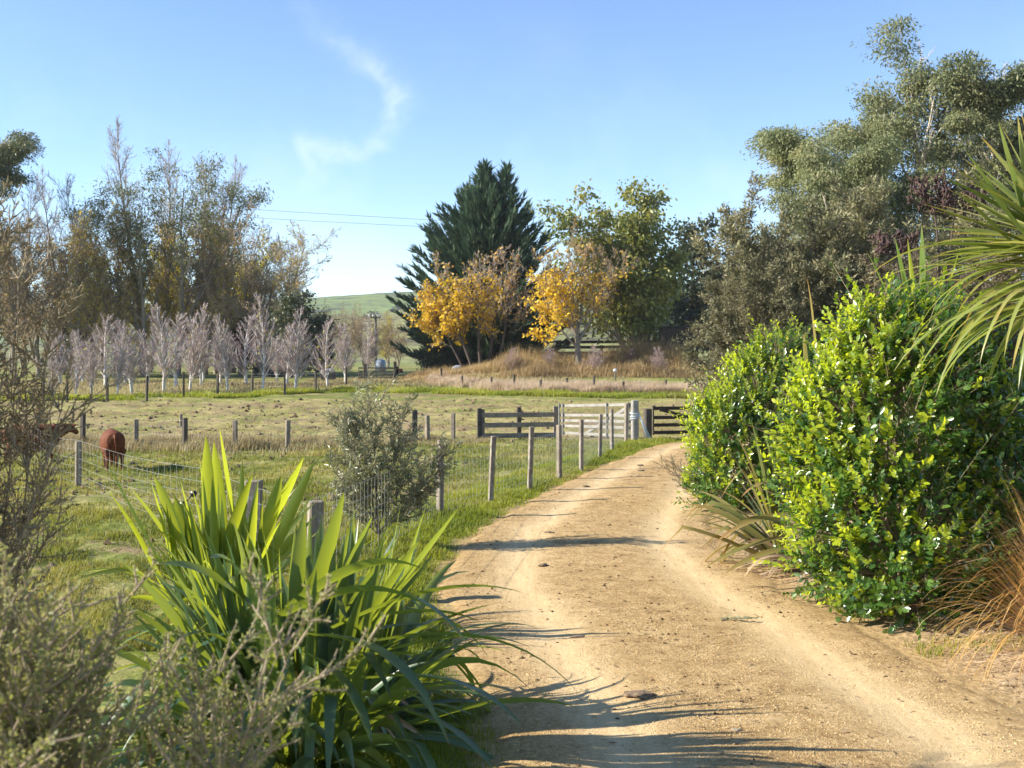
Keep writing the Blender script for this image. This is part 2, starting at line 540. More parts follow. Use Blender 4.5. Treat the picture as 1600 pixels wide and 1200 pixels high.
# ground sheet
def make_ground():
    ys = np.r_[np.linspace(-14, 4, 30), np.geomspace(4.1, 60, 620), np.geomspace(60.3, 220, 200), np.geomspace(230, 2050, 30)]
    us = np.linspace(-1, 1, 560)
    us = us * (0.55 + 0.45 * np.abs(us))
    hw = np.maximum(12, ys * 0.8 + 8)
    X = hw[:, None] * us[None]; Y = np.repeat(ys[:, None], len(us), 1)
    Z = H(X, Y)
    rd = road_dist(X, Y).reshape(X.shape)
    Z = Z - 0.03 * (1 - sstep(-.9, -0.35, rd))
    nr, nc = X.shape
    i = np.arange(nr * nc).reshape(nr, nc)
    F = np.stack([i[:-1, :-1], i[:-1, 1:], i[1:, 1:], i[1:, :-1]], -1).reshape(-1, 4)
    mb = MB().add(np.stack([X, Y, Z], -1).reshape(-1, 3), F, np.clip(rd.ravel(), -2, 6))
    m, n = new_mat('ground')
    pos = n.n('ShaderNodeNewGeometry').outputs['Position']
    sp = n.n('ShaderNodeSeparateXYZ', {0: pos})
    px, py = sp.outputs[0], sp.outputs[1]
    rdn = n.n('ShaderNodeAttribute', attribute_name='a').outputs['Fac']
    n1 = n.noise(pos, 0.35, 4.0, 0.6)
    n2 = n.noise(pos, 2.6, 5.0, 0.65)
    n3 = n.noise(pos, 14.0, 4.0, 0.7)
    n4 = n.noise(n.n('ShaderNodeMapping', {'Vector': pos, 'Scale': (0.25, 1, 1)}).outputs[0], 0.5, 4.0, 0.6)
    green = n.ramp(n3, [(0.25, (0.075, 0.095, 0.018)), (0.55, (0.16, 0.185, 0.04)), (0.8, (0.27, 0.27, 0.08))])
    straw = n.ramp(n3, [(0.25, (0.17, 0.15, 0.05)), (0.75, (0.46, 0.40, 0.17))])
    soil = n.ramp(n3, [(0.3, (0.11, 0.07, 0.045)), (0.75, (0.36, 0.26, 0.16))])
    # paddock beyond the middle fence is grazed out and pugged
    bare = n.m('MULTIPLY', n.rng(py, 30, 36, 0.0, 1.0), n.rng(py, 54, 60, 1.0, 0.0))
    a1 = n.rng(n.m('MULTIPLY_ADD', bare, 0.10, n.m('MULTIPLY_ADD', n2, 0.4, n.m('MULTIPLY', n1, 0.6))), 0.46, 0.60, 0, 1)
    c = n.mix(a1, green, straw)
    a2 = n.rng(n.m('MULTIPLY_ADD', bare, 0.065, n.m('MULTIPLY_ADD', n4, 0.5, n.m('MULTIPLY', n2, 0.5))), 0.53, 0.64, 0, 0.9)
    c = n.mix(a2, c, soil)
    far = n.rng(py, 150, 260, 0, 1)
    c = n.mix(far, c, (0.16, 0.19, 0.07))
    sandy = n.ramp(n3, [(0.3, (0.26, 0.17, 0.075)), (0.7, (0.44, 0.31, 0.15))])
    wob = n.m('MULTIPLY_ADD', n.m('SUBTRACT', n2, 0.5), 0.9, rdn)
    # right side of the drive: litter under the shrubs
    side = n.rng(n.m('SUBTRACT', px, n.m('MULTIPLY', py, 0.04)), 1.4, 2.0, 0.0, 1.0)
    side = n.m('MULTIPLY', side, n.rng(py, 22, 26, 1.0, 0.0))
    litter = n.ramp(n3, [(0.25, (0.13, 0.085, 0.05)), (0.5, (0.33, 0.24, 0.14)), (0.8, (0.50, 0.40, 0.27))])
    c = n.mix(side, c, litter)
    c = n.mix(n.rng(wob, 0.02, n.rng(side, 0, 1, 0.3, 0.55) , 1.0, 0.0), c, sandy)
    bmp = n.n('ShaderNodeBump', {'Strength': 0.8, 'Distance': 0.06, 'Height': n.m('MULTIPLY_ADD', n3, 0.4, n2)})
    p = n.n('ShaderNodeBsdfPrincipled', {'Base Color': c, 'Roughness': 0.95, 'Specular IOR Level': 0.1, 'Normal': bmp.outputs[0]})
    n.n('ShaderNodeOutputMaterial', {0: p.outputs[0]})
    tag(mb.build('ground', m), kind='structure')
make_ground()

# driveway
def make_road():
    C = RC
    T = unit(np.gradient(C, axis=0)); Nn = np.stack([T[:, 1], -T[:, 0]], 1)   # to the right
    s = np.r_[0, np.cumsum(np.linalg.norm(np.diff(C, axis=0), axis=1))]
    q = np.arange(0, s[-1], 0.05)
    Cx = np.stack([np.interp(q, s, C[:, k]) for k in range(2)], 1); Nx = unit(np.stack([np.interp(q, s, Nn[:, k]) for k in range(2)], 1))
    w = road_w(Cx[:, 1])
    k = 64
    u = np.linspace(-1, 1, k)
    jl = 0.16 * fbm(q * 1.3, q * 0 + 3, 4, 21) * 2; jr = 0.20 * fbm(q * 1.1, q * 0 + 8, 4, 22) * 2
    WW = np.where(u[None] < 0, (w + jl)[:, None], (w + jr)[:, None]) + 0.06
    P = Cx[:, None, :] + Nx[:, None, :] * (u[None, :, None] * WW[:, :, None])
    X, Y = P[..., 0], P[..., 1]
    z = Hroad(X, Y) + 0.03 * (1 - (np.abs(u)[None]) ** 2) - 0.022 * (np.exp(-((np.abs(u)[None] - .52) / .16) ** 2))
    z = z + 0.004 * fbm(X * 3, Y * 3, 4, 31) + 0.014 * fbm(X * 13, Y * 13, 2, 32) - 0.035 * sstep(.90, 1.0, np.abs(u))[None] + 0.012
    nr, nc = X.shape
    i = np.arange(nr * nc).reshape(nr, nc)
    F = np.stack([i[:-1, :-1], i[:-1, 1:], i[1:, 1:], i[1:, :-1]], -1).reshape(-1, 4)
    mb = MB().add(np.stack([X, Y, z], -1).reshape(-1, 3), F, np.repeat(u[None], nr, 0).ravel())
    m, n = new_mat('sandy gravel')
    geo = n.n('ShaderNodeNewGeometry').outputs['Position']
    ua = n.n('ShaderNodeAttribute', attribute_name='a').outputs['Fac']
    wv_ = n.noise(geo, 0.7, 3.0)
    u2 = n.m('MULTIPLY_ADD', n.m('SUBTRACT', wv_, 0.5), 0.12, ua)
    tr = n.m('SUBTRACT', n.m('ABSOLUTE', u2), 0.53)
    tr = n.m('EXPONENT', n.m('MULTIPLY', n.m('MULTIPLY', tr, tr), -32.0))      # the two worn wheel tracks
    f1 = n.noise(geo, 4.5, 5.0, 0.7)
    f2 = n.noise(geo, 28.0, 5.0, 0.75)
    f3 = n.noise(geo, 110.0, 3.0, 0.7)
    st = n.noise(n.n('ShaderNodeMapping', {'Vector': geo, 'Scale': (6, 0.5, 1)}).outputs[0], 2.0, 4.0, 0.6)
    base = n.ramp(n.m('MULTIPLY_ADD', f1, 0.32, n.m('MULTIPLY_ADD', f2, 0.38, n.m('MULTIPLY', f3, 0.30))),
                  [(0.38, (0.19, 0.108, 0.045)), (0.49, (0.46, 0.305, 0.135)), (0.60, (0.70, 0.51, 0.27))])
    smooth = n.ramp(n.m('MULTIPLY_ADD', st, 0.45, n.m('MULTIPLY_ADD', f2, 0.3, n.m('MULTIPLY', f3, 0.25))), [(0.34, (0.50, 0.350, 0.175)), (0.5, (0.62, 0.455, 0.245)), (0.66, (0.72, 0.55, 0.32))])
    c = n.mix(n.m('MULTIPLY', tr, 0.92), base, smooth)
    dk = n.rng(n.noise(geo, 9.0, 6.0, 0.78, 0.6), 0.57, 0.66, 0.0, 0.75)
    c = n.mix(n.m('MULTIPLY', dk, n.rng(tr, 0, 1, 1.0, 0.3)), c, (0.24, 0.15, 0.075))
    vo = n.n('ShaderNodeTexVoronoi', {'Vector': geo, 'Scale': 60.0, 'Randomness': 1.0}).outputs[0]
    peb = n.rng(vo, 0.0, 0.28, 1.0, 0.0)
    hgt = n.m('MULTIPLY_ADD', f2, 1.0, n.m('MULTIPLY_ADD', f3, 0.45, n.m('MULTIPLY', peb, 0.35)))
    bmp = n.n('ShaderNodeBump', {'Strength': n.rng(tr, 0, 1, 1.0, 0.5), 'Distance': 0.03, 'Height': hgt})
    p = n.n('ShaderNodeBsdfPrincipled', {'Base Color': c, 'Roughness': 0.95, 'Specular IOR Level': 0.1, 'Normal': bmp.outputs[0]})
    n.n('ShaderNodeOutputMaterial', {0: p.outputs[0]})
    tag(mb.build('driveway', m), kind='structure')
make_road()

# hills behind
def make_hill(name, y0, y1, yc, xs, zs, sx, seed, stops, nsc, base):
    ys = np.linspace(y0, y1, 90); X = np.linspace(sx[0], sx[1], 260)
    XX, YY = np.meshgrid(X, ys)
    def hz_(x, y):
        rid = np.interp(x, xs, zs)
        prof = np.where(y < yc, sstep(y0, yc, y), 1 - 0.5 * sstep(yc, y1, y))
        return base + rid * prof + rid * 0.16 * fbm(x / nsc, y / nsc, 5, seed) * sstep(0.02, .4, prof)
    Z = hz_(XX, YY)
    nr, nc = XX.shape
    i = np.arange(nr * nc).reshape(nr, nc)
    F = np.stack([i[:-1, :-1], i[:-1, 1:], i[1:, 1:], i[1:, :-1]], -1).reshape(-1, 4)
    m, n = new_mat(name)
    pos = n.n('ShaderNodeNewGeometry').outputs['Position']
    a = n.noise(n.n('ShaderNodeMapping', {'Vector': pos, 'Scale': (.5, 1, 2)}).outputs[0], 6.0 / nsc, 6.0, 0.68)
    b = n.noise(n.n('ShaderNodeMapping', {'Vector': pos, 'Scale': (1, 1, 9)}).outputs[0], 9.0 / nsc, 5.0, 0.7)
    c = n.ramp(n.m('MULTIPLY_ADD', a, 0.6, n.m('MULTIPLY', b, 0.4)), stops)
    p = n.n('ShaderNodeBsdfPrincipled', {'Base Color': c, 'Roughness': 0.95, 'Specular IOR Level': 0.05})
    n.n('ShaderNodeOutputMaterial', {0: p.outputs[0]})
    tag(MB().add(np.stack([XX, YY, Z], -1).reshape(-1, 3), F).build(name, m), kind='structure')
    return hz_

near_z = make_hill('near_hill', 330, 760, 520, [-420, -140, -85, -55, -30, 20, 60, 120, 260, 500], [6, 10, 15, 24, 29, 34, 33, 30, 26, 20], (-420, 500), 3,
          [(0.40, (0.06, 0.065, 0.04)), (0.46, (0.15, 0.135, 0.085)), (0.50, (0.17, 0.18, 0.075)), (0.58, (0.25, 0.25, 0.10))], 46.0, 1.5)
far_z = make_hill('far_hill', 900, 1800, 1300, [-900, -420, -215, -140, 0, 200, 500, 900], [58, 66, 76, 81, 90, 92, 80, 70], (-900, 900), 7,
          [(0.43, (0.05, 0.07, 0.045)), (0.48, (0.12, 0.15, 0.06)), (0.55, (0.15, 0.205, 0.06)), (0.65, (0.21, 0.245, 0.09))], 150.0, 1.5)

# ------------------------------------------------------------------ tree skeletons
def perp(d, r):
    v = Vector((r.gauss(0, 1), r.gauss(0, 1), r.gauss(0, 1)))
    v = v - d * v.dot(d)
    return v.normalized()

def skel(seed, spec, starts):
    """starts: (p, d, L, r). spec levels: n, wander, up, taper, kids, start, ang, ratio, shape(t)->factor, rr, rmin"""
    r = random.Random(seed)
    S0, S1, A0, A1, LV = [], [], [], [], []
    stack = [(Vector(p), Vector(d).normalized(), L, rad, 0) for p, d, L, rad in starts]
    while stack:
        p, d, L, rad, lv = stack.pop()
        sp = spec[lv]
        n = sp['n']; st = L / n
        end = sp.get('taper', 0.15)
        nk = sp.get('kids', 0) if lv + 1 < len(spec) else 0
        acc = r.random()
        t0 = sp.get('start', 0.2)
        phi = r.random() * 6.28
        for i in range(n):
            t = (i + 1) / n
            ra = rad * (1 - (1 - end) * (i / n)); rb = rad * (1 - (1 - end) * t)
            w = sp.get('wander', .1)
            d = (d + Vector((r.gauss(0, w), r.gauss(0, w), r.gauss(0, w))) + Vector((0, 0, sp.get('up', 0)))).normalized()
            q = p + d * st
            S0.append(tuple(p)); S1.append(tuple(q)); A0.append(ra); A1.append(rb); LV.append(lv)
            if nk and t > t0:
                acc += nk / n / (1 - t0)
                while acc >= 1:
                    acc -= 1
                    f = r.random()
                    b = p.lerp(q, f); tt = (i + f) / n
                    phi += 2.4 + r.gauss(0, .4)
                    a = R(max(8, r.gauss(*sp['ang'])))
                    x = d.orthogonal().normalized(); y = d.cross(x)
                    pd = x * math.cos(phi) + y * math.sin(phi)
                    cd = (d * math.cos(a) + pd * math.sin(a)).normalized()
                    cl = L * sp['ratio'] * sp.get('shape', lambda t: 1 - .6 * t)(tt) * r.uniform(.7, 1.25)
                    cr = max(sp.get('rmin', .004), min(ra * .8, sp.get('rr', .5) * ra * (0.5 + .5 * cl / (L * sp['ratio'] + 1e-6))))
                    stack.append((b, cd, cl, cr, lv + 1))
            p = q
    return dict(p0=np.array(S0), p1=np.array(S1), r0=np.array(A0), r1=np.array(A1), lv=np.array(LV))

def seg_part(sk, lvs, sides=5, mb=None, rmin=0.0):
    mb = mb or MB()
    for lv in lvs:
        m = sk['lv'] == lv
        if m.any():
            add_segs(mb, sk['p0'][m], sk['p1'][m], np.maximum(sk['r0'][m], rmin), np.maximum(sk['r1'][m], rmin), max(3, sides - lv))
    return mb

def sample(sk, lvs, n, g, wfun=None):
    m = np.isin(sk['lv'], lvs)
    p0, p1 = sk['p0'][m], sk['p1'][m]
    w = np.linalg.norm(p1 - p0, axis=1)
    if wfun is not None:
        w = w * np.clip(wfun((p0 + p1) / 2), 0, None)
    k = g.choice(len(p0), n, p=w / w.sum())
    t = g.rand(n, 1)
    return p0[k] * (1 - t) + p1[k] * t, unit(p1[k] - p0[k])

def clump_leaves(mb, tmpl, pos, dir_, g, L, Wd, spread, along=0.6, droop=0.0, jit=0.3, upn=0.0):
    n = len(pos)
    p = pos + g.normal(size=(n, 3)) * spread
    y = unit(dir_ * along + rvec(g, n) * (1 - along) * 1.4 + np.array([[0, 0, -droop]]))
    z = unit(rvec(g, n) + np.array([[0, 0, upn]]))
    s = np.exp(g.normal(size=n) * jit)
    add_leaves(mb, tmpl, p, y, z, L * s, Wd * s)
    return mb

M = {}
M['birch_bark'] = bark_mat('pale birch bark', (0.30, 0.27, 0.25), (0.72, 0.69, 0.65), 5.0, 0.6)
M['birch_twig'] = bark_mat('purple birch twigs', (0.22, 0.16, 0.155), (0.43, 0.335, 0.315), 3.0, 1.0)
M['poplar_bark'] = bark_mat('grey poplar bark', (0.09, 0.075, 0.06), (0.32, 0.275, 0.22), 1.5)
M['pale_bark'] = bark_mat('pale gum bark', (0.34, 0.28, 0.22), (0.68, 0.60, 0.50), 1.2, 0.2)
M['twig'] = bark_mat('bare brown twigs', (0.20, 0.15, 0.11), (0.40, 0.31, 0.23), 3.0, 1.0)
M['grey_twig'] = bark_mat('bare grey twigs', (0.24, 0.20, 0.17), (0.46, 0.40, 0.35), 3.0, 1.0)
M['dark_bark'] = bark_mat('dark rough bark', (0.035, 0.028, 0.022), (0.13, 0.10, 0.08), 2.5)
M['poplar_leaf'] = leaf_mat('olive poplar leaves', [(0.20, 0.19, 0.06), (0.32, 0.28, 0.07), (0.46, 0.37, 0.09), (0.50, 0.34, 0.13)], 0.4, 0.5, scale=0.25)
M['gold_leaf'] = leaf_mat('golden willow leaves', [(0.26, 0.27, 0.05), (0.42, 0.40, 0.06), (0.56, 0.48, 0.08)], 0.45, 0.5, scale=0.3)
M['brown_leaf'] = leaf_mat('brown autumn leaves', [(0.20, 0.15, 0.07), (0.36, 0.27, 0.12), (0.46, 0.33, 0.15)], 0.3, 0.6, scale=0.3)
M['gum_leaf'] = leaf_mat('gum leaves', [(0.075, 0.095, 0.045), (0.13, 0.155, 0.07), (0.21, 0.22, 0.10), (0.30, 0.27, 0.13)], 0.28, 0.5, 0.3, scale=0.45)
M['darkgum_leaf'] = leaf_mat('dark bush leaves', [(0.03, 0.045, 0.025), (0.06, 0.075, 0.035), (0.11, 0.11, 0.05)], 0.2, 0.45, scale=0.3)
M['conifer'] = leaf_mat('dark cypress sprays', [(0.03, 0.055, 0.036), (0.058, 0.10, 0.058), (0.115, 0.165, 0.082)], 0.12, 0.6, 0.2, scale=0.35)
M['maple_leaf'] = leaf_mat('yellow maple leaves', [(0.46, 0.27, 0.03), (0.74, 0.47, 0.025), (0.85, 0.60, 0.03), (0.86, 0.68, 0.05)], 0.4, 0.5, scale=0.5, tcol=(0.95, 0.62, 0.03))
M['maple_brown'] = leaf_mat('faded maple leaves', [(0.24, 0.16, 0.07), (0.42, 0.28, 0.09), (0.60, 0.42, 0.07)], 0.3, 0.6, scale=0.5)
M['green_leaf'] = leaf_mat('turning green leaves', [(0.10, 0.14, 0.04), (0.16, 0.20, 0.055), (0.25, 0.255, 0.07), (0.38, 0.31, 0.08)], 0.45, 0.4, 0.5, scale=0.4)
M['manuka_leaf'] = leaf_mat('fine grey-olive leaves', [(0.07, 0.075, 0.04), (0.13, 0.13, 0.065), (0.21, 0.195, 0.10), (0.29, 0.235, 0.14)], 0.2, 0.55, 0.3, scale=0.7)
M['manuka_brown'] = leaf_mat('browned twiggy foliage', [(0.075, 0.062, 0.036), (0.14, 0.115, 0.068), (0.21, 0.175, 0.11)], 0.15, 0.7, 0.2, scale=0.7)

def conifer_mesh(seed, Ht, rad):
    """dark cypress with two leading tops and upswept feathery branches"""
    g = rs(seed); r = random.Random(seed)
    wood, leaf = MB(), MB()
    P0, P1, Rr = [], [], []
    bp, bd, bl = [], [], []
    tops = [((0, 0), Ht, 1.0), ((1.7, .2), Ht * 0.995, .8), ((-1.4, .5), Ht * .90, .75)]
    for (tx, ty), th, f in tops:
        pts = [(0, 0, 0), (tx * .4, ty * .4, Ht * .3), (tx, ty, Ht * .55), (tx * 1.15, ty, th)]
        add_tube(wood, pts, [.5 * f, .38 * f, .22 * f, .03], 8)
        nb = int(380 * f)
        for i in range(nb):
            t = (i + r.random()) / nb
            t = 0.02 + t ** 1.0 * .98
            z = th * t
            cx = np.interp(z, [0, Ht * .3, Ht * .55, th], [0, tx * .4, tx, tx * 1.15]); cy = np.interp(z, [0, Ht * .55, th], [0, ty, ty])
            prof = np.interp(t, [0, .12, .3, .5, .7, .85, 1], [1.0, 1.02, .97, .78, .45, .19, .03]) * rad
            if tx: prof *= np.interp(t, [0, .5, 1], [.9, .75, .9])
            L = prof * r.uniform(.55, 1.18)
            az = i * 2.399 + r.gauss(0, .4)
            el = R(r.gauss(np.interp(t, [0, .4, 1], [6, 20, 46]), 7))
            d = np.array([math.cos(az) * math.cos(el), math.sin(az) * math.cos(el), math.sin(el)])
            p = np.array([cx, cy, z])
            m = 5
            for k in range(m):
                q = p + d * L / m
                P0.append(p); P1.append(q); Rr.append((.07 * (1 - k / m) + .012) * min(1, L / 3))
                bp.append(p); bd.append(d.copy()); bl.append(L / m * (0.35 + k * .28))
                p = q
                d = unit(d + np.array([0, 0, .11]))
    P0, P1, Rr = map(np.array, (P0, P1, Rr))
    add_segs(wood, P0, P1, Rr, Rr * .8, 4)
    bp, bd, bl = map(np.array, (bp, bd, bl))
    n = 90000
    k = g.choice(len(bp), n, p=bl / bl.sum())
    t = g.rand(n, 1)
    ln = np.linalg.norm(P1 - P0, axis=1)[k][:, None]
    pos = bp[k] + bd[k] * t * ln
    y = unit(bd[k] * 1.0 + rvec(g, n) * .45 + np.array([[0, 0, .16]]))
    pos = pos + rvec(g, n) * .12
    s = np.exp(g.normal(size=n) * .3)
    add_leaves(leaf, LEAF_R, pos, y, rvec(g, n) + np.array([[0, 0, .4]]), .60 * s, .10 * s)
    return wood, leaf

def put_tree(label, name, loc, wood, wmat, leaf, lmat, cat='tree', group=None, rz=0.0, extra=None, wname='trunk', lname='crown'):
    t = thing(name, label, cat, loc, rz, group)
    if wood is not None:
        o = wood if isinstance(wood, bpy.types.Mesh) else wood.mesh(wname, wmat)
        ob = bpy.data.objects.new(wname, o); COL.objects.link(ob); ob.parent = t
    if leaf is not None:
        o = leaf if isinstance(leaf, bpy.types.Mesh) else leaf.mesh(lname, lmat)
        ob = bpy.data.objects.new(lname, o); COL.objects.link(ob); ob.parent = t
    for nm, mb, mt in (extra or []):
        o = mb if isinstance(mb, bpy.types.Mesh) else mb.mesh(nm, mt)
        ob = bpy.data.objects.new(nm, o); COL.objects.link(ob); ob.parent = t
    return t

def gz(x, y):
    return float(H(np.array([x]), np.array([y]))[0])

# --- the big cypress in the middle
wd, lf = conifer_mesh(4, 18.6, 8.0)
cx_ = atx(757, 102)
put_tree('big dark cypress with two spiky tops and upswept feathery branches', 'cypress_tree', (cx_, 102, gz(cx_, 102) - .2), wd, M['dark_bark'], lf, M['conifer'])

# --- yellow maples
def maple(seed, stems, Ht, leafw, nleaf, nfade, bare_kids=9):
    spec = [dict(n=9, wander=.06, up=.05, kids=13, start=.28, ang=(46, 10), ratio=.52, shape=lambda t: 1.15 - .75 * t, rr=.5, taper=.12),
            dict(n=6, wander=.12, up=.09, kids=7, start=.2, ang=(38, 10), ratio=.45, shape=lambda t: 1 - .5 * t, rr=.5, taper=.2),
            dict(n=4, wander=.12, up=.08, kids=6, start=.1, ang=(36, 10), ratio=.5, rr=.6, rmin=.013, taper=.4),
            dict(n=2, wander=.1, up=.06, taper=.6)]
    sk = skel(seed, spec, stems)
    g = rs(seed)
    wood = seg_part(sk, [0, 1], 7)
    tw = seg_part(sk, [2, 3], 5, rmin=.012)
    lf = MB(); fd = MB()
    p, d = sample(sk, [2, 3], nleaf, g, leafw)
    clump_leaves(lf, LEAF_M, p, d, g, .20, .17, .15, .2, .5)
    p, d = sample(sk, [2, 3], nfade, g)
    clump_leaves(fd, LEAF_M, p, d, g, .22, .18, .12, .2, .6)
    return wood, tw, lf, fd

yl = 92.0
x_ = atx(752, yl)
stems = [((0, 0, 0), (-.10, 0, 1), 8.8, .17), ((.5, .4, 0), (.10, .05, 1), 8.9, .15), ((-.7, .3, 0), (-.34, -.1, 1), 8.2, .15), ((1.2, 0, 0), (.26, -.05, 1), 8.6, .13), ((-1.3, .4, 0), (-.62, .05, 1), 6.6, .12)]
w1, t1, l1, f1_ = maple(11, stems, 10, lambda q: np.exp(-((q[:, 0] + 3.1) / 2.3) ** 2 - ((q[:, 2] - 3.9) / 1.9) ** 2) * 2.0 + .34 * (q[:, 2] < 7.6) * (q[:, 2] > 1.6) * (q[:, 0] < 1.6), 4800, 1500)
put_tree('several-stemmed maple, dense yellow leaves low on its left, bare grey twigs above', 'maple_tree', (x_, yl, gz(x_, yl) - .1), w1, M['dark_bark'], l1, M['maple_leaf'],
         extra=[('twigs', t1, M['grey_twig']), ('faded_leaves', f1_, M['maple_brown'])])
yl = 88.0
x_ = atx(903, yl)
stems = [((0, 0, 0), (-.04, 0, 1), 9.6, .24), ((0, .1, 1.9), (.44, 0, 1), 7.4, .13), ((0, -.1, 2.3), (-.55, .1, 1), 6.8, .13), ((0, 0, 1.6), (-.85, -.2, .8), 5.2, .10), ((0, 0, 2.8), (.15, .3, 1), 6.6, .12)]
w1, t1, l1, f1_ = maple(23, stems, 10, lambda q: np.exp(-((q[:, 0] + 1.9) / 1.9) ** 2 - ((q[:, 2] - 4.2) / 2.2) ** 2) * 1.3 + np.exp(-((q[:, 0] + 2.6) / 1.3) ** 2 - ((q[:, 2] - 2.4) / .8) ** 2) * 2 + .45 * (q[:, 2] < 7.5) * (q[:, 2] > 2), 2700, 700)
put_tree('maple with a clear pale trunk, scattered orange-yellow leaves and a bare pinkish top', 'maple_tree', (x_, yl, gz(x_, yl) - .1), w1, M['poplar_bark'], l1, M['maple_leaf'],
         extra=[('twigs', t1, M['twig']), ('faded_leaves', f1_, M['maple_brown'])])

# --- clumpy broadleaf trees: leaf domes at branch ends
def clumpy(seed, spec, stems, n, leafL, leafW, dome, lv, tmpl=LEAF_R, droop=.5, flat=.6, wlv=(0, 1), twl=None, wfun=None, shell=.4):
    sk = skel(seed, spec, stems)
    g = rs(seed)
    wood = seg_part(sk, list(wlv) + (list(twl) if twl else []), 7, rmin=.012)
    tips_m = np.isin(sk['lv'], lv)
    tips = sk['p1'][tips_m]
    if wfun is not None:
        tips = tips[wfun(tips, g)]
    lf = MB()
    k = g.randint(0, len(tips), n)
    v = rvec(g, n)
    rr = g.rand(n, 1) ** shell
    sz = (dome * np.exp(g.normal(size=len(tips)) * .28))[k][:, None]
    o = v * rr * sz * np.array([[1, 1, flat]])
    up = o[:, 2:3] < -.15 * sz
    o[:, 2:3] = np.where(up & (g.rand(n, 1) < .75), -o[:, 2:3], o[:, 2:3])
    pos = tips[k] + o
    s = np.exp(g.normal(size=n) * .25)
    y = unit(v * .6 + rvec(g, n) * .7 + np.array([[0, 0, -droop]]))
    add_leaves(lf, tmpl, pos, y, unit(v + rvec(g, n) * .6), leafL * s, leafW * s)
    return wood, lf

spec_oak = [dict(n=9, wander=.05, up=.04, kids=22, start=.16, ang=(50, 9), ratio=.34, shape=lambda t: 1.05 - .55 * t, rr=.42, taper=.1),
            dict(n=5, wander=.12, up=.08, kids=6, start=.3, ang=(42, 10), ratio=.5, rr=.5, taper=.2),
            dict(n=3, wander=.15, up=.05, taper=.4)]
yl = 93.0
x_ = atx(985, yl)
wd, lf = clumpy(31, spec_oak, [((0, 0, 0), (-.28, 0, 1), 13.6, .28), ((.1, 0, 0), (.20, .05, 1), 13.2, .28), ((.1, .2, 1.), (.55, .2, 1), 8.2, .18), ((.0, .2, 1.), (-.04, .3, 1), 11.2, .18), ((.3, .2, 1.5), (.05, -.3, 1), 9.5, .15)], 24000, .27, .17, .85, [2], LEAF_O, .5, .75, (0, 1), (2,))
put_tree('tall twin-topped leafy tree with olive green leaves starting to turn, beside the maple', 'broadleaf_tree', (x_, yl, gz(x_, yl) - .1), wd, M['poplar_bark'], lf, M['green_leaf'])

# --- gums on the right
spec_gum = [dict(n=10, wander=.07, up=.05, kids=15, start=.36, ang=(46, 10), ratio=.44, shape=lambda t: 1.1 - .6 * t, rr=.55, taper=.15),
            dict(n=6, wander=.12, up=.12, kids=6, start=.38, ang=(36, 10), ratio=.46, rr=.55, taper=.2),
            dict(n=4, wander=.14, up=.12, kids=3, start=.4, ang=(34, 8), ratio=.5, rr=.6, rmin=.014, taper=.4),
            dict(n=2, wander=.1, up=.08, taper=.6)]
gum_mesh = []
for sd_, st in ((41, [((0, 0, 0), (-.02, 0, 1), 17.5, .38), ((-.1, 0, 3), (-.42, 0, 1), 12, .22)]), (45, [((0, 0, 0), (.06, 0, 1), 15.0, .34)])):
    wd, lf = clumpy(sd_, spec_gum, st, 56000, .19, .07, 1.2, [2], LEAF_R, .5, .46, (0, 1), (2, 3), lambda t, g: g.rand(len(t)) < .31, .42)
    gum_mesh.append((wd.mesh('trunk', M['pale_bark']), lf.mesh('crown', M['gum_leaf'])))
for lab, px, d, k, rz, sc in (('tallest gum tree with domed clumps of olive leaves and a pale forked trunk', 1458, 66, 0, 0.0, 1.02),
                              ('gum tree standing at the right edge behind the cabbage tree', 1605, 66, 1, 2.0, 1.08),
                              ('lower round-headed gum tree on the left shoulder of the tallest gum', 1335, 63, 1, .6, .90),
                              ('small gum tree at the left foot of the gums, rising over the grey-olive bush', 1275, 58, 1, 3.5, .74),
                              ('gum tree filling the gap between the two tall gums', 1535, 74, 0, 3.3, .98),
                              ('dark gum tree at the left edge with only its branch ends showing', -110, 96, 1, 5.2, 1.25)):
    x_ = atx(px, d)
    t = put_tree(lab, 'gum_tree', (x_, d, gz(x_, d) - .1), gum_mesh[k][0], None, gum_mesh[k][1], None, group='gum trees', rz=rz)
    t.scale = (sc, sc, sc)

# --- grey-olive manuka trees on the right
spec_man = [dict(n=8, wander=.09, up=.03, kids=22, start=.06, ang=(50, 11), ratio=.52, shape=lambda t: 1.2 - .8 * t, rr=.45, taper=.15),
            dict(n=6, wander=.12, up=.10, kids=12, start=.12, ang=(38, 10), ratio=.40, rr=.5, taper=.2),
            dict(n=4, wander=.12, up=.10, kids=8, start=.05, ang=(32, 9), ratio=.5, rr=.6, rmin=.006, taper=.4),
            dict(n=2, wander=.1, up=.08, taper=.6)]
man_mesh = []
for sd_, mt in ((51, 'manuka_leaf'), (57, 'manuka_leaf')):
    sk = skel(sd_, spec_man, [((0, 0, 0), (-.25, -.1, 1), 5.4, .13), ((.3, .2, 0), (.3, 0, 1), 5.8, .14), ((0, .3, 0), (.02, .3, 1), 6.0, .13), ((-.2, 0, 0), (-.6, .1, 1), 4.6, .10)])
    g = rs(sd_)
    p, d = sample(sk, [2, 3], 100000, g)
    lf = clump_leaves(MB(), LEAF_R, p, d, g, .11, .034, .05, .55, 0, .3)
    man_mesh.append((seg_part(sk, [0, 1, 2], 6, rmin=.006).mesh('trunk', M['dark_bark']), lf.mesh('crown', M[mt]), lf.mesh('crown', M['manuka_brown'])))
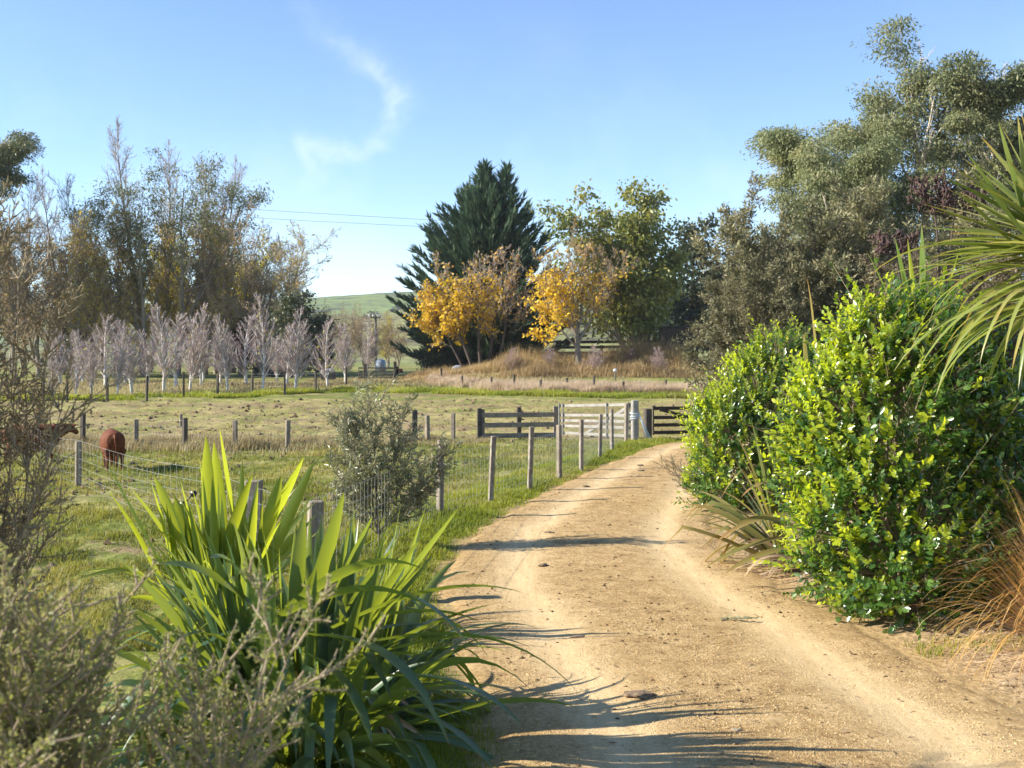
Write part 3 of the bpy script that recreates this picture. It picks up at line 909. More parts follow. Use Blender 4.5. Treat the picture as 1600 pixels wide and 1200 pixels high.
for lab, px, d, k, cl, rz, sc in (('grey-olive bushy manuka tree leftmost of the bushes, above the smaller glossy shrub', 1212, 37, 0, 1, 0.4, .90),
                              ('taller grey-olive manuka tree behind the middle of the hedge, brownish at the top', 1262, 40, 1, 1, 2.0, 1.24),
                              ('broad grey-olive manuka tree between the leftmost one and the taller one', 1238, 43, 0, 1, 5.6, 1.18),
                              ('grey-olive manuka tree below the tallest gum, right of the taller manuka', 1370, 41, 0, 1, 4.1, 1.35),
                              ('browned manuka tree with dull dead twigs behind the sword-leaved clump', 1425, 33, 1, 2, 5.3, .80),
                              ('browned manuka tree behind the cabbage tree at the right edge', 1560, 35, 0, 2, 1.3, .95),
                              ('low grey-olive manuka bush reaching the ground beside the dark gate', 1222, 44, 1, 1, 3.0, .70)):
    x_ = atx(px, d)
    t = put_tree(lab, 'manuka_tree', (x_, d, gz(x_, d) - .1), man_mesh[k][0], None, man_mesh[k][cl], None, group='manuka trees', rz=rz)
    t.scale = (sc, sc, sc)

# small round tree between the green tree and the manukas
wd, lf = clumpy(61, spec_oak, [((0, 0, 0), (0, 0, 1), 10.0, .2), ((0, 0, 1), (.4, 0, 1), 7.0, .14)], 9000, .30, .18, .8, [2], LEAF_R, .4, .75, (0, 1), (2,))
bush = (wd.mesh('trunk', M['dark_bark']), lf.mesh('crown', M['darkgum_leaf']))
for lab, px, d, rz, sc in (('dark round-headed tree half hidden between the twin-topped tree and the manuka', 1075, 106, 0, 1.25),
                           ('dark tree standing behind the timber stockyards', 1035, 118, 2.1, 1.0)):
    x_ = atx(px, d)
    t = put_tree(lab, 'dark_tree', (x_, d, gz(x_, d) - .1), bush[0], None, bush[1], None, group='dark trees behind the yards', rz=rz)
    t.scale = (sc, sc, sc)

# --- the tall grove on the left: poplars, willows and their underwood
spec_pop = [dict(n=14, wander=.035, up=.03, kids=36, start=.20, ang=(34, 9), ratio=.25, shape=lambda t: 1.15 - .7 * t, rr=.35, taper=.06),
            dict(n=5, wander=.10, up=.16, kids=9, start=.15, ang=(30, 9), ratio=.45, rr=.45, taper=.2, rmin=.014),
            dict(n=3, wander=.12, up=.10, kids=6, start=.1, ang=(30, 9), ratio=.55, rr=.55, rmin=.009, taper=.5),
            dict(n=2, wander=.1, up=.06, taper=.6)]
spec_wil = [dict(n=10, wander=.09, up=.04, kids=17, start=.24, ang=(44, 11), ratio=.42, shape=lambda t: 1.15 - .6 * t, rr=.45, taper=.1),
            dict(n=6, wander=.12, up=.10, kids=11, start=.15, ang=(38, 10), ratio=.42, rr=.45, taper=.2, rmin=.014),
            dict(n=4, wander=.14, up=.06, kids=7, start=.1, ang=(34, 9), ratio=.5, rr=.55, rmin=.009, taper=.5),
            dict(n=2, wander=.12, up=.0, taper=.6)]
grove = {}
def grove_mesh(key, seed, spec, stems, nl, wf, lmat, tmat, L=.26, Wd=.12, along=.4):
    sk = skel(seed, spec, stems)
    g = rs(seed)
    p, d = sample(sk, [2, 3], nl, g, wf)
    lf = clump_leaves(MB(), LEAF_R, p, d, g, L, Wd, .12, along, .3)
    grove[key] = (seg_part(sk, [0, 1], 7, rmin=.02).mesh('trunk', M['poplar_bark']), lf.mesh('crown', M[lmat]), seg_part(sk, [2, 3], 5, rmin=.009).mesh('twigs', M[tmat]))
grove_mesh('bare', 71, spec_pop, [((0, 0, 0), (0, 0, 1), 20, .26)], 3500, lambda q: 1.0 * (q[:, 2] < 14), 'poplar_leaf', 'grey_twig')
grove_mesh('bare2', 72, spec_pop, [((0, 0, 0), (.03, 0, 1), 19, .24), ((.2, 0, .5), (.22, 0, 1), 15, .18)], 4200, lambda q: 1.0 * (q[:, 2] < 14), 'poplar_leaf', 'twig')
grove_mesh('olive', 73, spec_pop, [((0, 0, 0), (-.02, 0, 1), 17, .26), ((0, .2, .5), (-.2, 0, 1), 14, .2)], 3000, lambda q: 0.5 + .8 * (q[:, 2] > 6), 'poplar_leaf', 'twig')
grove_mesh('willow', 74, spec_wil, [((0, 0, 0), (.1, 0, 1), 13, .3), ((0, .2, .3), (.5, 0, 1), 11, .22), ((0, 0, .6), (-.3, .1, 1), 11, .2)], 7500, None, 'poplar_leaf', 'grey_twig', .2, .07, .6)
grove_mesh('gold', 75, spec_wil, [((0, 0, 0), (0, 0, 1), 10, .22), ((0, .2, .3), (.4, 0, 1), 8, .16), ((0, 0, .6), (-.4, .1, 1), 8, .16)], 6500, None, 'gold_leaf', 'twig', .24, .1, .5)
grove_mesh('brown', 76, spec_wil, [((0, 0, 0), (0, 0, 1), 13, .22), ((0, .2, .3), (.3, 0, 1), 12, .16), ((0, 0, .6), (-.3, .1, 1), 11, .16)], 2200, None, 'brown_leaf', 'twig', .22, .09, .5)
wd, lf = clumpy(77, spec_gum, [((0, 0, 0), (0, 0, 1), 18, .3), ((0, 0, 2), (.25, 0, 1), 16, .2)], 11000, .24, .09, 1.15, [2], LEAF_R, .6, .5, (0, 1), (2, 3), lambda t, g: g.rand(len(t)) < .45, .3)
grove['dome'] = (wd.mesh('trunk', M['poplar_bark']), lf.mesh('crown', M['gum_leaf']))
GR = [  # label, name, px, depth, mesh, rz, scale
    ('tallest bare poplar in the grove, its thin spire of twigs above the domed tree', 'poplar_tree', 255, 104, 'bare', 0, .99),
    ('bare-topped poplar just left of the tallest one', 'poplar_tree', 222, 101, 'bare', 2.2, 1.02),
    ('bare poplar with a leaning second stem right of the domed tree', 'poplar_tree', 308, 103, 'bare2', .1, .98),
    ('thin bare poplar with a broken-looking top on the right shoulder of the domed tree', 'poplar_tree', 338, 108, 'bare', 4.4, .93),
    ('domed evergreen in the middle of the grove with clumped olive foliage', 'gum_tree', 278, 99, 'dome', 0, .92),
    ('second domed evergreen with a lower crown on the left of the tallest poplars', 'gum_tree', 226, 98, 'dome', 2.5, .80),
    ('poplar with olive and yellow leaves down its whole length, left of the domed trees', 'poplar_tree', 188, 97, 'olive', 1.0, .80),
    ('bare twin-stemmed poplar left of the olive poplar', 'poplar_tree', 142, 103, 'bare2', 2.6, .86),
    ('yellow-leaved poplar standing over the third pale birch', 'poplar_tree', 122, 95, 'olive', 3.6, .76),
    ('greyish bare poplar nearer the brown shrub', 'poplar_tree', 98, 104, 'bare', 1.5, .86),
    ('wispy grey willow rising behind the brown shrub', 'willow_tree', 60, 98, 'brown', .5, .99),
    ('brown-twigged tree at the left end of the grove', 'willow_tree', 22, 95, 'brown', 2.4, 1.0),
    ('dark-trunked olive poplar right of the domed trees', 'poplar_tree', 345, 98, 'olive', 5.0, .70),
    ('brown-tipped tall willow left of the round-crowned one at the end of the grove', 'willow_tree', 375, 100, 'brown', 4.0, 1.0),
    ('round-crowned willow with dark limbs at the right end of the grove', 'willow_tree', 412, 98, 'willow', 0, .92),
    ('golden willow glowing low among the dark trunks near the middle of the grove', 'willow_tree', 300, 112, 'gold', 0, 1.15),
    ('golden willow low behind the trunks on the left of the grove', 'willow_tree', 160, 112, 'gold', 2.0, 1.0),
    ('golden willow low behind the trunks toward the right of the grove', 'willow_tree', 365, 114, 'gold', 4.0, 1.2),
    ('tan-leaved poplar filling the gap right of the domed trees', 'poplar_tree', 322, 106, 'olive', 2.7, .86),
    ('bare tan tree at the left end behind the brown shrub', 'poplar_tree', 40, 104, 'bare2', 3.9, .84),
    ('small golden willow between the two domed evergreens', 'willow_tree', 235, 115, 'gold', 3.0, 1.15)]
for lab, nm, px, d, k, rz, sc in GR:
    x_ = atx(px, d)
    gm = grove[k]
    t = put_tree(lab, nm, (x_, d, gz(x_, d) - .1), gm[0], None, gm[1], None, group='tall trees of the left grove', rz=rz, extra=[('twigs', gm[2], None)] if len(gm) > 2 else None)
    t.scale = (sc, sc, sc)
for lab, px, d, rz, sc, w in (('dark evergreen bush hugging the left foot of the big cypress', 672, 98, .5, .34, 2.0), ('dark evergreen bush under the yellow maple at the foot of the cypress', 735, 99, 2.5, .36, 1.9),
                           ('dark evergreen bush filling the dark gap between the two yellow maples', 815, 100, 4.2, .38, 2.0), ('dark bushy evergreen at the right foot of the willow', 455, 94, 0, .66, 1.3), ('dark evergreen bush at the end of the grove where the hill begins', 492, 100, 1.1, .52, 1.2),
                           ('dark evergreen under the brown-tipped willow', 400, 100, 2.3, .62, 1.4), 
('low dark evergreen beside the brown shrub', 110, 104, 5.3, .5, 1.6)):
    x_ = atx(px, d)
    t = put_tree(lab, 'evergreen_bush', (x_, d, gz(x_, d) - .6), bush[0], None, bush[1], None, cat='bush', group='evergreens under the grove', rz=rz)
    t.scale = (sc * w, sc * w, sc)

# --- the row of pale birches
spec_bir = [dict(n=10, wander=.04, up=.03, kids=34, start=.17, ang=(40, 8), ratio=.42, shape=lambda t: 1.1 - .85 * t, rr=.42, taper=.08),
            dict(n=5, wander=.08, up=.10, kids=9, start=.12, ang=(24, 7), ratio=.42, rr=.5, taper=.3, rmin=.010),
            dict(n=3, wander=.1, up=.08, kids=5, start=.1, ang=(24, 7), ratio=.6, rr=.55, rmin=.006, taper=.6),
            dict(n=2, wander=.1, up=.05, taper=.7)]
bir = []
for sd_, st in ((81, [((0, 0, 0), (0, 0, 1), 5.6, .11)]), (82, [((0, 0, 0), (-.03, 0, 1), 5.4, .11), ((0, 0, .5), (.22, 0, 1), 4.4, .055)]), (83, [((0, 0, 0), (.02, 0, 1), 5.8, .11), ((0, 0, .9), (-.25, .1, 1), 4.2, .05)])):
    sk = skel(sd_, spec_bir, st)
    g = rs(sd_)
    lf = MB(); p, d = sample(sk, [2], 60, g)
    clump_leaves(lf, LEAF_R, p, d, g, .12, .09, .05, .3, .4)
    bir.append((seg_part(sk, [0, 1], 7, rmin=.017).mesh('trunk', M['birch_bark']), seg_part(sk, [2, 3], 5, rmin=.006).mesh('crown', M['birch_twig']), lf.mesh('last_leaves', M['gold_leaf'])))
ORD = ['leftmost', 'second', 'third', 'fourth', 'fifth', 'sixth', 'seventh', 'eighth', 'ninth', 'tenth', 'eleventh', 'twelfth', 'thirteenth', 'fourteenth']
BIR = [(84, 624, 1, .55), (118, 624, 0, .82), (143, 622, 1, .85), (183, 622, 2, .75), (206, 616, 1, .98), (256, 614, 0, 1.0), (297, 611, 2, .96), (314, 606, 0, .94), (356, 613, 1, 1.06), (411, 613, 0, 1.12), (462, 612, 2, 1.0), (512, 606, 0, .80), (539, 601, 1, .78), (574, 595, 2, .70)]
for i, (px, py, k, sc) in enumerate(BIR):
    x_, d, z_ = gp(px, py)
    gm = bir[k]
    t = put_tree('%s bare white-stemmed birch from the left in the row behind the far fence' % ORD[i], 'birch_tree', (x_, d, z_ - .05), gm[0], None, gm[1], None, group='bare birches in a row', rz=i * 1.7, extra=[('last_leaves', gm[2], None)])
    t.rotation_euler = (R(2.2 * math.sin(i * 2.1)), R(2.6 * math.sin(i * 3.7 + 1)), i * 1.7)
    s2 = sc * .86 * d / 72.0
    t.scale = (s2 * (.98 + .18 * math.sin(i * 5.3)), s2 * (.98 + .18 * math.sin(i * 5.3)), s2 * (1.04 + .10 * math.sin(i * 2.9)))
for i, px in enumerate((95, 130, 165, 196, 232, 275, 318, 345, 385, 432, 448)):
    d = 80 + 5 * math.sin(i * 2.3); x_ = atx(px, d); gm = bir[(i + 1) % 3]
    t = put_tree('bare birch in the hazy second row behind the white-stemmed birches', 'birch_tree', (x_, d, gz(x_, d) - .05), gm[0], None, gm[1], None, group='birches of the second row', rz=i * 2.3)
    s2 = .70 + .14 * math.sin(i * 4.1)
    t.scale = (s2 * 1.45, s2 * 1.45, s2)
for i, px in enumerate((800, 858, 925, 985, 1030)):
    d = 86.5 + 2.5 * math.sin(i * 2.9); x_ = atx(px, d)
    t = put_tree('bare twiggy bush standing in the brown weeds on the bank', 'twiggy_bush', (x_, d, gz(x_, d) - .5), None, None, bir[i % 3][1], None, cat='bush', group='twiggy bushes on the bank', rz=i * 1.9, lname='twigs')
    s2 = .36 + .08 * math.sin(i * 3.3)
    t.scale = (s2 * 1.9, s2 * 1.9, s2 * 1.1)
# far small willows by the pole
for lab, px, d, k, rz, sc in (('small bare tan willow left of the power pole', 570, 120, 'brown', 1, .46), ('small tan willow right of the power pole', 622, 125, 'brown', 3, .42), ('low golden willow at the foot of the hill right of the power pole', 607, 150, 'gold', 2, .6),
                              ('low dark twiggy willow behind the last birches', 500, 120, 'brown', 5, .5), ('small twiggy willow behind the thirteenth birch', 540, 135, 'brown', 0, .55)):
    x_ = atx(px, d); gm = grove[k]
    t = put_tree(lab, 'willow_tree', (x_, d, gz(x_, d) - .1), gm[0], None, gm[1], None, group='small willows by the power pole', rz=rz, extra=[('twigs', gm[2], None)])
    t.scale = (sc, sc, sc)

# ------------------------------------------------------------------ fences and gates
M['post'] = wood_mat('weathered grey timber', (0.075, 0.058, 0.042), (0.34, 0.285, 0.225), 0.4, (55, 55, 3))
M['pale_wood'] = wood_mat('bleached gate timber', (0.12, 0.11, 0.095), (0.38, 0.36, 0.33), 0.4, (30, 30, 30))
M['rail'] = wood_mat('brown-grey rail timber', (0.10, 0.08, 0.06), (0.34, 0.28, 0.21), 0.2, (20, 20, 20))
M['dark_wood'] = wood_mat('dark shaded timber', (0.022, 0.018, 0.015), (0.075, 0.06, 0.05), 0.0, (15, 15, 15))  # dark timber; the tone also holds the shadow over the far yards
M['wire'] = plain_mat('galvanised wire', (0.42, 0.42, 0.41), 0.45, 0.7, .1)
M['dark_post'] = wood_mat('dark tanalised post', (0.035, 0.03, 0.025), (0.12, 0.10, 0.08), 0.0, (30, 30, 4))

def netting(mb, line, heights, step, r=.0022, rs_=0.0017):
    """stock netting: line wires at the given heights and upright stays between ground points"""
    P = np.array(line, float)
    for h in heights:
        q = P + np.array([0, 0, h])
        add_segs(mb, q[:-1], q[1:], r, r, 3)
    seg = np.linalg.norm(np.diff(P, axis=0), axis=1); s = np.r_[0, np.cumsum(seg)]
    t = np.arange(step, s[-1], step)
    B = np.stack([np.interp(t, s, P[:, k]) for k in range(3)], 1)
    add_segs(mb, B + [0, 0, heights[0]], B + [0, 0, heights[-1]], rs_, rs_, 3)

def dense_line(a, b, n=6):
    t = np.linspace(0, 1, n)
    q = np.array(a)[None] * (1 - t[:, None]) + np.array(b)[None] * t[:, None]
    q[:, 2] = H(q[:, 0], q[:, 1])
    return q

# roadside fence
RF = [(490, 10.6, .15, .88, (.02, .0)), (687, 16.5, .085, 1.08, (.035, 0)), (766, 18.25, .085, 1.08, (.03, .0)), (827, 20.0, .085, 1.09, (.03, 0)), (874, 22.0, .085, 1.08, (.01, 0)), (908, 23.8, .08, 1.04, (.0, 0)), (937, 26.9, .085, 1.05, (.01, 0)), (956, 29.3, .085, 1.06, (.015, 0)), (978, 32.4, .085, 1.06, (.0, 0))]
f0 = thing('wire_fence', 'weathered grey posts and wire netting fence along the left edge of the sandy drive', 'fence', (atx(687, 16.5), 16.5, gz(atx(687, 16.5), 16.5)))
bases = []
for i, (px, d, w, h, tl) in enumerate(RF):
    x_ = atx(px, d); z_ = gz(x_, d)
    bases.append((x_, d, z_))
    mb = add_post(MB(), (x_, d, z_ - .1), w * .88, w * (1 if i == 0 else 1.2), h + .1 + .03 * math.sin(i * 2.7), .35 + .23 * math.sin(i * 1.9), (tl[0] + .02 * math.sin(i * 4.3), tl[1] + .03 * math.sin(i * 3.1)))
    mb.build('post', M['post'], f0, False, True)
GPX = atx(994, 33.6)
nb = MB()
seq = bases + [(GPX, 33.6, gz(GPX, 33.6))]
for a, b in zip(seq[:-1], seq[1:]):
    netting(nb, dense_line(a, b), [.06, .18, .30, .42, .56, .72, .90], .15)
nb.build('netting', M['wire'], f0, True, True)

# paddock corner fence running back to the left
PF = [(395, 12.4, .17, .90), (122, 20.4, .10, .80), (40, 24.5, .09, .95), (-60, 28, .09, .95)]
f1 = thing('wire_fence', 'wire netting fence from a thick corner post behind the flax leaves toward the cows', 'fence', (atx(395, 12.4), 12.4, gz(atx(395, 12.4), 12.4)))
pb = [bases[0]]
for i, (px, d, w, h) in enumerate(PF):
    x_ = atx(px, d); z_ = gz(x_, d)
    pb.append((x_, d, z_))
    add_post(MB(), (x_, d, z_ - .1), w, w, h + .1, .5 * i, (.01, 0)).build('post', M['rail'] if px == 122 else M['post'], f1, False, True)
nb = MB()
for a, b in zip(pb[:-1], pb[1:]):
    netting(nb, dense_line(a, b), [.08, .22, .36, .50, .66, .82], .30)
nb.build('netting', M['wire'], f1, True, True)
ob = MB()
for px, py in ((303, 771), (286, 788)):
    c = at(px, py, 13.9)
    pts = [c + np.array([0.0, .02, .0]), c + np.array([.0, -.03, 0])]
    add_tube(ob, pts, [.033, .04], 10)
add_tube(ob, [at(286, 788, 13.9), at(262, 806, 13.9)], .008, 6)
add_tube(ob, [at(303, 771, 13.9), at(286, 788, 13.9)], .008, 6)
ob.build('insulator', plain_mat('black insulator plastic', (0.015, 0.015, 0.018), 0.4), f1, True, True)

# middle paddock fence
MF = [(-40, 30.5, .9), (60, 30.2, .9), (129, 30.0, .92), (213, 29.8, .78), (289, 29.0, .80), (368, 29.2, .75), (449, 29.3, .78), (541, 31.0, .88), (648, 32.5, .92), (668, 32.2, .72), (708, 33.0, .78)]
f2 = thing('wire_fence', 'old wire fence of short grey posts in dry grass across mid paddock', 'fence', (atx(449, 29.3), 29.3, 0))
pb = []
for i, (px, d, h) in enumerate(MF):
    x_ = atx(px, d); z_ = gz(x_, d); pb.append((x_, d, z_))
    w = .15 if px == 648 else .11
    add_post(MB(), (x_, d, z_ - .1), w, w, h + .1, .6 * i, (.02 * ((i % 3) - 1), 0)).build('post', M['dark_post'] if px in (648, 289, 541, 129) else M['rail'], f2, False, True)
nb = MB()
for a, b in zip(pb[:-1], pb[1:]):
    netting(nb, dense_line(a, b), [.15, .35, .55, .72], 50)
nb.build('fence_wire', M['wire'], f2, True, True)
mb = add_post(MB(), (*gp(283, 668)[:2], gp(283, 668)[2] - .1), .10, .10, .55, .4)
tag(mb.build('fence_post', M['post'], None, False), 'short lone post out in the paddock behind the dry grass line', 'post')

# far fence under the birches
FF = [(30, 633), (68, 632), (105, 631), (168, 630), (229, 629), (287, 624), (340, 621), (394, 618), (445, 620), (493, 616), (541, 607), (572, 598)]
f3 = thing('wire_fence', 'far fence of dark thin posts in front of the row of pale birches', 'fence', gp(287, 624))
pb = []
for i, (px, py) in enumerate(FF):
    x_, d, z_ = gp(px, py); pb.append((x_, d, z_))
    add_post(MB(), (x_, d, z_ - .1), .11, .11, 1.22 * (1 + .05 * (i % 3)) + .1, i, (.015 * ((i % 4) - 1.5), 0)).build('post', M['dark_post'], f3, False, True)
nb = MB()
for a, b in zip(pb[:-1], pb[1:]):
    netting(nb, dense_line(a, b), [.2, .45, .7, .95, 1.1], 50, .0025)
nb.build('fence_wire', M['wire'], f3, True, True)

# low fence in the pale grass on the right of the paddock
LF = [(690, 597), (722, 606), (768, 608), (803, 612), (845, 615), (886, 611), (928, 614), (974, 617), (1040, 614), (1087, 616)]
f4 = thing('wire_fence', 'low fence of short dark posts half sunk in the pale dry grass', 'fence', gp(845, 615))
pb = []
for i, (px, py) in enumerate(LF):
    x_, d, z_ = gp(px, py); pb.append((x_, d, z_))
    add_post(MB(), (x_, d, z_ - .1), .12, .12, (.95 if i % 3 == 0 else .72) + .1, i * .7, (.02 * ((i % 3) - 1), 0)).build('post', M['dark_post'], f4, False, True)
nb = MB()
for a, b in zip(pb[:-1], pb[1:]):
    netting(nb, dense_line(a, b), [.25, .45, .62], 50, .0025)
nb.build('fence_wire', M['wire'], f4, True, True)

# three-rail timber fence
xa, xb = atx(751, 33.4), atx(868, 34.6)
f5 = thing('rail_fence', 'brown three-rail timber fence between the paddock and the open white gate', 'fence', (xa, 33.4, gz(xa, 33.4)))
for px, d, w, h in ((749, 33.4, .13, .95), (755, 33.5, .09, .90), (811, 34.0, .13, .92), (868, 34.4, .15, .98)):
    x_ = atx(px, d); z_ = gz(x_, d)
    add_post(MB(), (x_, d, z_ - .1), w, w, h + .1, .1, (.0, 0)).build('post', M['dark_post'] if px in (749, 811) else M['rail'], f5, False, True)
for k, py in enumerate((649, 664.5, 681)):
    add_beam(MB(), at(753, py, 33.38), at(870, py - 1.5, 34.25), .045, .14).build('rail', M['rail'], f5, False, True)

# gate post, open pale gate
gz0 = gz(GPX, 33.6)
gpst = thing('gate_post', 'thick bleached hinge post of the open white gate, pale rope round it', 'post', (GPX, 33.6, gz0))
add_post(MB(), (GPX - .04, 33.6, gz0 - .1), .19, .2, 1.25, .2, (.0, 0)).build('post_timber', M['pale_wood'], gpst, False, True)
rb = MB()
for k, zz in enumerate((.78, .70, .62)):
    an = np.linspace(0, 6.28, 14)
    add_tube(rb, [(GPX - .04 + .135 * math.cos(t), 33.6 + .135 * math.sin(t), gz0 + zz + .02 * math.sin(t + k)) for t in an], .014, 6, False)
for dx, zz in ((.18, .05), (.30, .02), (.24, .03)):
    add_tube(rb, [(GPX + .07, 33.5, gz0 + .75), (GPX + .12 + dx * .3, 33.46, gz0 + .45), (GPX + .12 + dx, 33.42, gz0 + zz)], .013, 5)
rb.build('rope', plain_mat('faded blue rope', (0.42, 0.50, 0.58), 0.9), gpst, True, True)

def gate(root, A, B, zs, boards_h, mat, stile_h, brace, thick=.045, posts=(0.01, .99), nbr=None):
    A, B = np.array(A), np.array(B)
    off = unit(np.cross(B - A, [0, 0, 1.0])) * (thick * .98)
    for i, (za, zb) in enumerate(zs):
        add_beam(MB(), A + [0, 0, za], B + [0, 0, zb], thick, boards_h).build('gate_rail', mat, root, False, True)
    for t in posts:
        p = A * (1 - t) + B * t
        lo = zs[0][0] * (1 - t) + zs[0][1] * t - .08; hi = zs[-1][0] * (1 - t) + zs[-1][1] * t + .08
        add_beam(MB(), p + [0, 0, lo] - off, p + [0, 0, hi] - off, thick, .11).build('gate_stile', mat, root, False, True)
    for (t0, z0, t1, z1) in brace:
        add_beam(MB(), A * (1 - t0) + B * t0 + [0, 0, z0] + off, A * (1 - t1) + B * t1 + [0, 0, z1] + off, thick, .10).build('gate_brace', mat, root, False, True)

A = np.array([atx(985, 33.75), 33.75, gz0]); Bz = gz(atx(876, 37.2), 37.2)
B = np.array([atx(874, 37.0), 37.0, Bz])
g0 = thing('farm_gate', 'open bleached white timber farm gate standing back along the paddock', 'gate', tuple(A))
gate(g0, A, B, [(.10, .14), (.34, .36), (.52, .53), (.70, .70), (1.02, 1.0)], .085, M['pale_wood'], 1, [(.02, .98, .62, .14)], posts=(.015, .30, .93, .985))

gx = atx(1012, 36.2); gzz = gz(gx, 36.2)
gp2 = add_post(MB(), (gx, 36.2, gzz - .1), .22, .22, 1.02, .3)
tag(gp2.build('gate_post', M['dark_post'], None, False), 'stout dark post between the rope-tied gate post and the closed dark gate', 'post')
A = np.array([atx(1020, 37.0), 37.0, gz(atx(1020, 37.0), 37.0)]); B = np.array([atx(1190, 38.4), 38.4, gz(atx(1190, 38.4), 38.4)])
g1 = thing('farm_gate', 'closed dark timber farm gate across the far end of the drive', 'gate', tuple(A))
gate(g1, A, B, [(.14, .14), (.38, .38), (.62, .62), (.92, .92)], .11, M['dark_wood'], 1, [(.06, .88, .5, .45), (.94, .88, .5, .45)], posts=(.01, .5, .99))

# ------------------------------------------------------------------ far yards, pole, bale
yd = 97.0
yx = atx(900, yd)
yz = gz(atx(990, yd), yd)
yard = thing('stock_yard', 'dark timber stockyard rails on the bank behind the yellow maples', 'yard fence', (yx, yd, yz))
xs = [atx(p, yd) for p in (870, 905, 940, 975, 1010, 1035, 1062)]
for i, x_ in enumerate(xs):
    add_post(MB(), (x_, yd, gz(x_, yd) - .3), .2, .2, 2.4, .1 * i).build('post', M['dark_wood'], yard, False, True)
for k, py in enumerate((533, 541, 550, 559)):
    add_beam(MB(), at(868, py + 2, yd - .13), at(1064, py, yd - .13), .06, .24).build('rail', M['dark_wood'], yard, False, True)
race = thing('loading_ramp', 'dark slatted loading ramp slanting down beside the timber hut', 'ramp', (atx(1014, 92), 92, gz(atx(1014, 92), 92)))
for k in range(6):
    add_beam(MB(), at(992, 538 + k * 6.5, 92.4), at(1036, 547 + k * 6.5, 90.0), .06, .20).build('rail', M['rail'] if k % 2 else M['dark_wood'], race, False, True)
for px, d in ((992, 92.5), (1014, 91.3), (1036, 90.1)):
    x_ = atx(px, d)
    add_post(MB(), (x_, d + .1, gz(x_, d) - .3), .2, .2, 2.9, 0).build('post', M['dark_wood'], race, False, True)
hx, hd = atx(1060, 92), 92
hz = gz(hx, hd)
hut = thing('timber_hut', 'black weathered board hut beside the loading ramp at the edge of the bushes', 'hut', (hx, hd, hz))
hb = MB()
htop = float(at(1060, 512, hd)[2])
for i in range(11):
    x_ = hx - 1.25 + i * .25
    add_beam(hb, (x_, hd - 1.0, hz - .3), (x_, hd - 1.0, htop - .05 * (i % 3)), .245, .05)
    add_beam(hb, (x_, hd + 1.0, hz - .3), (x_, hd + 1.0, htop - .05), .245, .05)
for i in range(8):
    y_ = hd - .87 + i * .25
    for s_ in (-1, 1):
        add_beam(hb, (hx + s_ * 1.38, y_, hz - .3), (hx + s_ * 1.38, y_, htop - .05), .05, .245)
hb.build('board_wall', M['dark_wood'], hut, False, True)
rb = MB()
add_beam(rb, (hx - 1.5, hd, htop + .06), (hx + 1.5, hd, htop + .0), 2.3, .08)
rb.build('roof', plain_mat('dark rusted iron', (0.05, 0.045, 0.045), .6, .3), hut, False, True)
add_beam(MB(), at(1048, 551, 90.85), at(1074, 553, 90.85), .1, .16).build('ledge', M['rail'], hut, False, True)
add_beam(MB(), at(1052, 556, 90.86), at(1052, 590, 90.86), .16, .12).build('door_post', M['rail'], hut, False, True)

# meter box on a stake
bx, bd_, bz_ = gp(961, 592)
bx, bd_ = atx(961, 78), 78; bz_ = gz(bx, bd_)
mbx = thing('marker_stake', 'small white-capped stake standing alone in the green field before the bank', 'stake', (bx, bd_, bz_))
add_post(MB(), (bx, bd_, bz_ - .1), .09, .09, .85, 0).build('stake', M['post'], mbx, False, True)
hbm = MB(); add_tube(hbm, [(bx, bd_ - .25, bz_ + .86), (bx, bd_ - .2, bz_ + .90), (bx, bd_ + .1, bz_ + .90), (bx, bd_ + .2, bz_ + .86)], [.05, .13, .12, .05], 10)
hbm.build('cap', plain_mat('white plastic', (0.5, 0.52, 0.56), .4), mbx, True, True)

# power pole with cross-arm
px_, pd_ = atx(587, 118), 118
pz_ = gz(px_, pd_)
ptop = float(at(587, 493, pd_)[2])
pole = thing('power_pole', 'slim power pole with a cross-arm and insulators against the green hill', 'power pole', (px_, pd_, pz_))
add_tube(MB(), [(px_, pd_, pz_ - .3), (px_, pd_, ptop)], [.17, .11], 8).build('pole', M['post'], pole, False, True)
add_beam(MB(), (px_ - .75, pd_ - .16, ptop - .22), (px_ + .55, pd_ - .16, ptop - .22), .1, .13).build('cross_arm', M['post'], pole, False, True)
for dx in (-.66, -.25, .25, .48):
    ib = MB(); add_tube(ib, [(px_ + dx, pd_ - .16, ptop - .155), (px_ + dx, pd_ - .16, ptop - .05), (px_ + dx, pd_ - .16, ptop + .02), (px_ + dx, pd_ - .16, ptop + .09)], [.04, .09, .05, .08], 8)
    ib.build('insulator', plain_mat('white porcelain', (0.75, 0.75, 0.75), .3), pole, True, True)
# overhead wires
wm = plain_mat('aluminium line', (0.16, 0.17, 0.18), .6, .3, .05)
for lab, pts in (('upper of the two overhead power lines crossing the sky behind the cypress', [(250, 318), (440, 330), (660, 343), (880, 355), (1110, 363), (1300, 366)]),
                 ('lower of the two overhead power lines crossing the sky behind the cypress', [(250, 330), (440, 343), (660, 354), (880, 366), (1110, 375), (1300, 378)])):
    mb = MB(); q = [at(a, b, 135.0) for a, b in pts]
    qq = np.array(q); t = np.linspace(0, 1, 24)
    X = np.stack([np.interp(t, np.linspace(0, 1, 6), qq[:, k]) for k in range(3)], 1)
    add_tube(mb, X, .022, 5)
    tag(mb.build('power_line', wm), lab, 'power line', 'overhead power lines')

